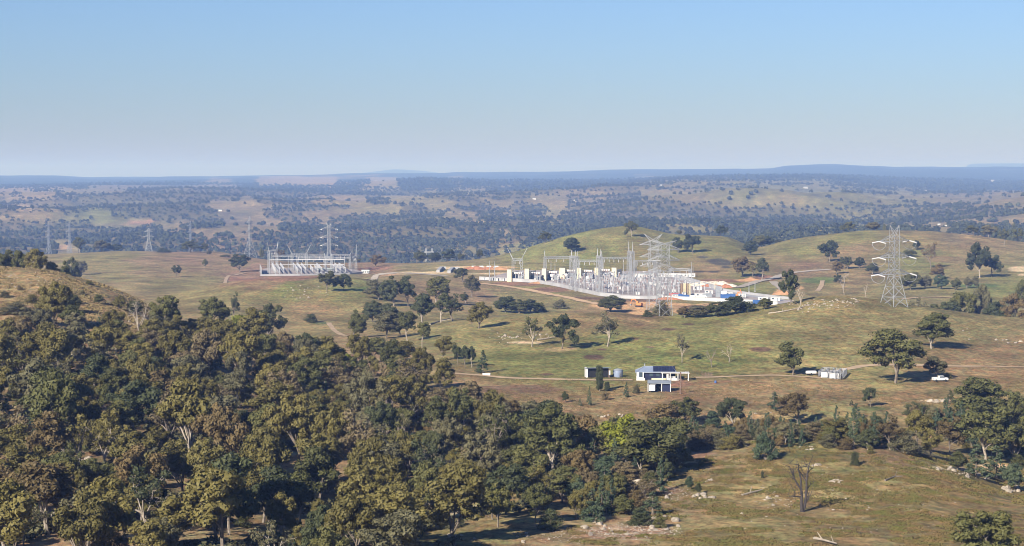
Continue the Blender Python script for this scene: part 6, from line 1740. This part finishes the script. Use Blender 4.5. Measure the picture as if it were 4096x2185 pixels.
# carport shed in front
p = ground(2634, 1564); t = empty('carport_shed', p, R(-5)); tag(t, 'low carport shed with dark bays in front of the farmhouse', 'shed')
b = MB(); b.box((.3, 1.9, 1.2), (6.6, .2, 2.6)); b.box((-3.0, 0, 1.2), (.2, 4.0, 2.6)); b.build('wall', WOOD, t)
b = MB(); b.add([(-3.4, -2.3, 2.55), (3.9, -2.3, 2.45), (3.9, 2.2, 2.9), (-3.4, 2.2, 3.0), (-3.4, -2.3, 2.7), (3.9, -2.3, 2.6), (3.9, 2.2, 3.05), (-3.4, 2.2, 3.15)], [(3, 2, 1, 0), (4, 5, 6, 7), (0, 1, 5, 4), (1, 2, 6, 5), (2, 3, 7, 6), (3, 0, 4, 7)]); b.build('roof', GREYP, t)
for x in (-3.2, 1.0, 3.7):
    b = MB(); b.box((x, -2.1, 1.1), (.22, .22, 2.7)); b.build('post', WHITE, t)
b = MB(); b.box((2.4, -1.9, 1.05), (2.5, .12, 2.2)); b.build('roller_door', NAVY, t)
b = MB(); b.box((-1.0, .6, 1.05), (3.6, 2.0, 2.1)); b.build('shade_block', DARK, t)  # shade of the open bay put in as a solid near-black block
p2 = p + Vector((-1.9, -1.6, 0)); vehicle(p2, R(80), 'pale car nosed out of the carport shed', WHITE, 'van')
# power pole
p = ground(2722, 1576); t = empty('power_pole', p); tag(t, 'dark timber power pole right of the farmhouse', 'pole'); h = ht(p, 1488)
b = MB(); b.tube([(0, 0, -.5), (0, 0, h)], [.30, .22], 8); b.build('post', WOOD, t); b = MB(); b.box((0, -.2, h - .5), (1.8, .14, .16)); b.build('crossarm', WOOD, t)
b = MB(); b.box((0, -.32, h * .62), (.55, .4, .9)); b.build('meter_box', WOOD, t)
# cattle yard of galvanised rails
a0, a1, a2, a3 = ground(3272, 1508), ground(3365, 1520), ground(3388, 1497), ground(3292, 1492)
t = empty('cattle_yard', a0); tag(t, 'galvanised steel cattle yard with railed pens beside the track', 'cattle yard')
def fence_run(a, b, nm, mat=STEEL, h=1.9, n=7):
    m = MB(); a = a - a0; b = b - a0
    for k in range(n + 1):
        q = a.lerp(b, k / n); m.box((q.x, q.y, q.z + h / 2 - .1), (.16, .16, h + .2))
    for r in range(5):
        z = .35 + r * (h - .4) / 4; m.bar(a + Vector((0, 0, z)), b + Vector((0, 0, z)), .11)
    m.build(nm, mat, t)
for a, b in ((a0, a1), (a1, a2), (a2, a3), (a3, a0), ((a0 + a1) / 2, (a2 + a3) / 2), (a0.lerp(a3, .5), a1.lerp(a2, .5)), (a0.lerp(a1, .25), a3.lerp(a2, .25)), (a0.lerp(a1, .75), a3.lerp(a2, .75))): fence_run(a, b, 'rail_panel')
q = a0.lerp(a1, .35) - a0; m = MB(); m.box((q.x, q.y - .15, 1.0), (3.2, .12, 1.7)); m.build('sheeted_panel', WHITE, t)
q = a0.lerp(a1, .7) - a0; m = MB(); m.box((q.x, q.y - .15, 1.0), (3.0, .12, 1.6)); m.build('sheeted_panel', WHITE, t)
# trailer by the yard
p = ground(3243, 1500); t = empty('livestock_trailer', p, R(4)); tag(t, 'small white trailer in the tree shade left of the cattle yard', 'trailer')
b = MB(); b.box((0, 0, .95), (3.4, 1.7, .8)); b.build('tray', WHITE, t); b = MB(); b.bar((1.7, 0, .6), (3.0, 0, .5), .12); b.build('drawbar', STEEL, t)
for sy in (-.9, .9):
    b = MB(); b.tube([(0, sy - .1, .35), (0, sy + .1, .35)], .35, 12); b.build('wheel', RUBBER, t)
# white water trough beside the track
p = ground(1946, 1502); t = empty('water_trough', p, R(-6)); tag(t, 'long white water trough beside the farm track by the row of slim trees', 'trough')
b = MB(); b.box((0, 0, .3), (2.4, .9, .9), 0, 1.08); b.build('basin', WHITE, t); b = MB(); b.box((0, 0, .75), (2.2, .7, .06)); b.build('water', GLASS, t)
p = ground(2862, 1533); t = empty('water_barrel', p); tag(t, 'blue barrel lying out on the brown paddock right of the power pole', 'barrel'); b = MB(); b.lathe((0, 0, -.1), [(.3, 0), (.36, .3), (.36, .6), (.3, .85)], 12); b.build('body', BLUE, t); b = MB(); b.lathe((0, 0, .76), [(.31, 0), (.3, .06)], 12); b.build('lid', BLUE, t)
# mesh fence by the house
f0 = ground(2808, 1507); f1 = ground(2848, 1507); t = empty('mesh_fence', f0); tag(t, 'short dark mesh fence behind the track right of the house', 'fence'); d = f1 - f0
for k in range(4):
    q = d * (k / 3); b = MB(); b.box((q.x, q.y, q.z + .7), (.14, .14, 1.7)); b.build('post', WOOD, t)
b = MB(); lw_ = [(z_) for z_ in (.3, .6, .9, 1.2)]
for z_ in lw_: b.bar(Vector((0, 0, z_)), d + Vector((0, 0, z_)), .07)
for k in range(13): b.bar(d * (k / 12) + Vector((0, 0, .25)), d * (k / 12) + Vector((0, 0, 1.25)), .05)
b.build('mesh', WOOD, t)
# far farmsteads in the haze
for i, (u, v, w_, lab) in enumerate([(2137, 798, 14, 'white far farmhouse on the pale central rise, left of two'), (2302, 806, 14, 'white far farmhouse on the pale central rise, right of two'), (3222, 754, 16, 'white far farmhouse on the right farm rise, left of two'), (3418, 752, 16, 'white far farmhouse on the right farm rise, right of two'), (3756, 899, 11, 'white far homestead with outbuilding below the right skyline'), (3783, 905, 9, 'small far shed beside the white homestead below the right skyline'), (3968, 727, 18, 'white far building in the blue right forest'), (3705, 768, 15, 'far farmhouse by the hedge line in the smooth fields'), (880, 845, 15, 'white far farmhouse in the pale left paddock'), (245, 888, 15, 'low far farmhouse in the left valley field'), (2640, 744, 16, 'far farmhouse on the central rise')]):
    p = ground(u, v, 2000); s = p.y / F * w_; t = empty('far_farmhouse', p, R(10 * (i % 4))); tag(t, lab, 'house', 'far farmhouses')
    b = MB(); b.box((0, 0, s * .12), (s, s * .5, s * .34)); b.build('wall', WHITE, t)
    b = MB(); quad_roof(b, -s / 2, s / 2, -s * .25, s * .25, s * .29, s * .45, s * .03, .2); b.build('roof', WHITE if i % 2 else GREYP, t)

# ------------------------------------------------------------------ rocks
def boulder_mesh(seed):
    bm = bmesh.new(); bmesh.ops.create_icosphere(bm, subdivisions=2, radius=.5); r = np.random.default_rng(seed)
    ax = r.normal(size=(9, 3)); ax /= np.linalg.norm(ax, axis=1, keepdims=True); cut = r.uniform(.26, .45, 9)
    for v_ in bm.verts:
        c = np.array(v_.co)
        for a, k in zip(ax, cut):
            dd = c @ a
            if dd > k: c = c - a * (dd - k) * .9
        v_.co = c * (1 + .08 * r.normal())
    me = bpy.data.meshes.new('boulder'); bm.to_mesh(me); bm.free(); me.materials.append(ROCK); return me


BMS = [boulder_mesh(s) for s in range(8)]
rng = np.random.default_rng(4)


def rocks(u, v, ru, rv, n, lo, hi, place, desc='pale granite boulder'):
    for _ in range(n):
        a = rng.uniform(0, 6.28); r = math.sqrt(rng.random()); uu, vv = u + math.cos(a) * r * ru, v + math.sin(a) * r * rv
        p = ground(uu, vv); s = p.y / F * rng.uniform(lo, hi) * .78
        o = link('boulder', BMS[rng.integers(8)]); o.location = p + Vector((0, 0, s * .03)); o.scale = (s * rng.uniform(.8, 1.5), s * rng.uniform(.8, 1.3), s * rng.uniform(.6, 1.05)); o.rotation_euler = (rng.normal() * .2, rng.normal() * .2, rng.uniform(0, 6.28))
        label_later(o, desc, place, uu, 'boulder', 'granite boulders')


rocks(2660, 2095, 70, 34, 14, 18, 42, 'at the right end of the rubble')
rocks(2390, 2120, 60, 34, 10, 16, 40, 'at the left end of the rubble')
rocks(2540, 2135, 100, 30, 16, 9, 24, 'in the middle of the rubble')
rocks(2545, 1925, 26, 10, 3, 36, 62, 'forming the pale slab below the gums')
rocks(2490, 1942, 50, 12, 9, 12, 26, 'beside the pale slab below the gums')
rocks(2640, 1985, 50, 14, 6, 14, 30, 'among the shrubs at the knoll edge')
rocks(2810, 1988, 55, 14, 9, 16, 36, 'in the cluster on the knoll left side')
rocks(2845, 1930, 22, 12, 3, 16, 30, 'at the forest shadow')
rocks(3040, 1830, 28, 12, 5, 16, 34, 'under the big grey blue shrub')
rocks(3225, 1792, 40, 12, 6, 10, 22, 'at the top of the knoll')
rocks(3262, 1862, 14, 6, 2, 20, 34, 'above the charred tree')
rocks(3335, 1928, 40, 8, 7, 14, 26, 'in the row right of the charred tree')
rocks(3410, 1782, 40, 16, 5, 14, 30, 'by the cypress behind the knoll')
rocks(3790, 1878, 50, 10, 12, 12, 34, 'at the start of the stony line')
rocks(3920, 1908, 80, 14, 13, 10, 28, 'in the middle of the stony line')
rocks(4050, 1955, 50, 16, 10, 14, 40, 'at the right end of the stony line')
rocks(3085, 2000, 40, 34, 7, 12, 26, 'left of the charred tree')
rocks(2960, 2060, 160, 60, 9, 8, 18, 'scattered on the lower knoll')
rocks(3400, 1990, 160, 60, 10, 8, 18, 'scattered right of the charred tree')
rocks(3290, 1218, 80, 18, 18, 7, 16, 'on the stony crest before the yard')
rocks(3390, 1205, 50, 14, 14, 7, 15, 'on the stony crest right part')
rocks(3200, 1240, 50, 12, 8, 8, 18, 'at the left of the stony crest')
rocks(1210, 1172, 80, 26, 9, 6, 14, 'on the grassy knoll by the green patch')
rocks(2030, 1352, 45, 14, 9, 8, 18, 'on the slope left of three field trees', 'pale stone')
rocks(2175, 1340, 30, 10, 4, 9, 18, 'between the first two field trees', 'pale stone')
rocks(3745, 1602, 55, 10, 8, 16, 40, 'on the brown slope by the pointed shrub', 'orange rock slab')
rocks(4030, 1368, 60, 10, 6, 10, 20, 'high in the right paddock', 'pale stone')
rocks(3860, 1335, 30, 30, 4, 7, 14, 'right of the white trunked gum', 'pale stone')
rocks(90, 1130, 90, 40, 9, 8, 18, 'on the rocky hilltop')
rocks(220, 1180, 100, 40, 10, 6, 14, 'on the straw hillside', 'pale stone')
rocks(340, 1846, 22, 8, 3, 34, 60, 'in the clearing of the lower left wood', 'sunlit rock slab')
rocks(230, 1795, 30, 12, 4, 12, 28, 'above the left wood slab', 'pale stone')
rocks(930, 1690, 55, 16, 8, 10, 26, 'in the stony clearing of the wood')
rocks(500, 1330, 80, 60, 8, 8, 20, 'below the leafless skyline tree', 'pale stone')
rocks(1850, 2150, 60, 24, 6, 18, 40, 'on the grassy bank at the bottom')
rocks(2080, 2150, 60, 30, 8, 10, 28, 'on the sandy slope at the bottom', 'pale stone')
rocks(2450, 1665, 60, 8, 8, 10, 20, 'on the grass behind the lime crown', 'pale stone')
rocks(3050, 1655, 40, 8, 4, 10, 18, 'on the brown slope above the belt', 'pale stone')


# fallen timber
def log(pix, r, label, mat=PALE):
    P = [ground(u, v) + Vector((0, 0, r * .8 + .15 * i)) for i, (u, v) in enumerate(pix)]; o = P[0].copy(); m = MB(); m.tube([q - o for q in P], list(np.linspace(r, r * .45, len(P))), 7)
    d = P[-1] - P[0]; m.tube([P[1] - o, P[1] - o + Vector((d.y * .12, abs(d.x) * .1, 1.3))], [r * .5, r * .2], 5)
    t = empty('fallen_log', o); tag(t, label, 'log', 'fallen timber'); m.build('stem', mat, t)


log([(2968, 1985), (3000, 1978), (3050, 1968)], .25, 'grey fallen log lying on the left of the knoll')
log([(3258, 2158), (3290, 2168), (3345, 2186)], .28, 'white fallen log at the bottom edge of the knoll')
log([(3300, 2165), (3335, 2180)], .2, 'short white branch beside the fallen log at the bottom edge')
log([(3100, 1822), (3112, 1838)], .22, 'white stump log under the big grey blue shrub')
log([(3540, 1925), (3580, 1912), (3610, 1914)], .22, 'dull grey fallen branch in the middle of the knoll', BARK)
log([(3075, 1256), (3130, 1250), (3200, 1236), (3250, 1222)], .3, 'long bleached log fallen along the stony crest')
log([(2150, 1362), (2190, 1358), (2240, 1350)], .35, 'pale fallen trunk above the field trees')
log([(1720, 1300), (1760, 1288), (1800, 1278)], .4, 'white fallen trunk on the far bank of the gully')

# rubble and tussocks nobody could count
rng = np.random.default_rng(12)
V, Q = [], []
bv = [np.array([v_.co[:] for v_ in b_.vertices]) for b_ in BMS]; bf = [np.array([p_.vertices[:] for p_ in b_.polygons]) for b_ in BMS]
off = 0
for u, v, ru, rv, n in [(2540, 2125, 190, 36, 420), (3880, 1890, 190, 16, 160), (2660, 1975, 110, 30, 120), (3290, 1215, 150, 20, 80), (1210, 1172, 110, 30, 20), (3100, 1990, 90, 50, 60), (3400, 2010, 500, 140, 160), (2300, 2150, 160, 30, 120), (120, 1150, 160, 60, 120), (2520, 1940, 70, 20, 70), (900, 1690, 80, 24, 70), (1890, 2055, 110, 16, 80), (470, 1340, 130, 70, 80), (2020, 1350, 90, 24, 20), (340, 1860, 60, 16, 30)]:
    for _ in range(n):
        a = rng.uniform(0, 6.28); r = rng.random() ** .6; p = ground(u + math.cos(a) * r * ru, v + math.sin(a) * r * rv); s = p.y / F * rng.uniform(2.5, 7); k = rng.integers(8)
        V.append(bv[k] * np.array([s * 1.2, s, s * .7]) + np.array([p.x, p.y, p.z + s * .1])); Q.append(bf[k] + off); off += len(bv[k])
tag(link('rock_rubble', np_mesh('rock_rubble', np.concatenate(V), np.concatenate(Q), ROCK)), kind='stuff')


def grass_mat(name, c0, c1):
    m, nt, N, L = new_mat(name); out = N.new('ShaderNodeOutputMaterial'); b = N.new('ShaderNodeBsdfPrincipled'); b.inputs['Roughness'].default_value = .9; b.inputs['Specular IOR Level'].default_value = .1
    g = N.new('ShaderNodeTexCoord'); n = N.new('ShaderNodeTexNoise'); n.inputs['Scale'].default_value = .25; n.inputs['Detail'].default_value = 4; r = N.new('ShaderNodeValToRGB')
    r.color_ramp.elements[0].position = .35; r.color_ramp.elements[1].position = .65; r.color_ramp.elements[0].color = c0 + (1,); r.color_ramp.elements[1].color = c1 + (1,)
    L.new(g.outputs['Object'], n.inputs['Vector']); L.new(n.outputs['Fac'], r.inputs['Fac']); L.new(r.outputs[0], b.inputs['Base Color']); L.new(b.outputs[0], out.inputs[0]); return m


def tufts(name, n, ylo, yhi, alo, ahi, test, size, mat, seed):
    r = np.random.default_rng(seed); Y = np.sqrt(r.uniform(ylo ** 2, yhi ** 2, n)); a = r.uniform(alo, ahi, n); x = a * Y; z = H(x, Y); u, v = proj(x, Y, z)
    k = test(u, v, x, Y) & (fbm(x / 5, Y / 5, seed, 3) + r.uniform(-.15, .15, n) > .5); x, Y, z = x[k], Y[k], z[k]; m = len(x)
    C, S = [], []
    for j in range(4):
        th = r.uniform(0, 6.28, m); s = size * r.uniform(.6, 1.5, m); lx, ly = np.cos(th), np.sin(th); dx, dy = r.normal(size=m) * .25, r.normal(size=m) * .25
        b0 = np.stack([x + dx - lx * s * .35, Y + dy - ly * s * .35, z - .05], 1); b1 = np.stack([x + dx + lx * s * .35, Y + dy + ly * s * .35, z - .05], 1)
        t1 = np.stack([x + dx + lx * s * .55 + dy * .8, Y + dy + ly * s * .55, z + s * .75], 1); t0 = np.stack([x + dx - lx * s * .5 + dy * .8, Y + dy - ly * s * .5, z + s * .65], 1)
        C.append(np.stack([b0, b1, t1, t0], 1).reshape(-1, 3))
    P = np.concatenate(C); tag(link(name, np_mesh(name, P, np.arange(len(P)).reshape(-1, 4), mat)), kind='stuff')


tufts('grass_tussocks', 120000, 300, 470, .03, .29, lambda u, v, x, y: (u > 2250 + (2150 - v) * .8) & (v > 1745) & (fbm(x / 12, y / 12, 71, 3) > .44), .23, grass_mat('straw_tussock', (.150, .100, .045), (.100, .100, .030)), 3)
tufts('dry_grass', 70000, 470, 660, -.30, .29, lambda u, v, x, y: (v < 1745) & (v > 1060) & (v > np.interp(u, [0, 1900, 2000, 4096], [0, 0, 1515, 1490])) & (fbm(x / 20, y / 20, 72, 3) > .46), .20, grass_mat('brown_tussock', (.17, .112, .060), (.14, .116, .052)), 5)
tufts('hilltop_grass', 26000, 560, 760, -.30, -.17, lambda u, v, x, y: (u < 640) & (fbm(x / 9, y / 9, 73, 3) > .45), .38, grass_mat('gold_tussock', (.255, .185, .095), (.17, .14, .062)), 8)
write_labels()
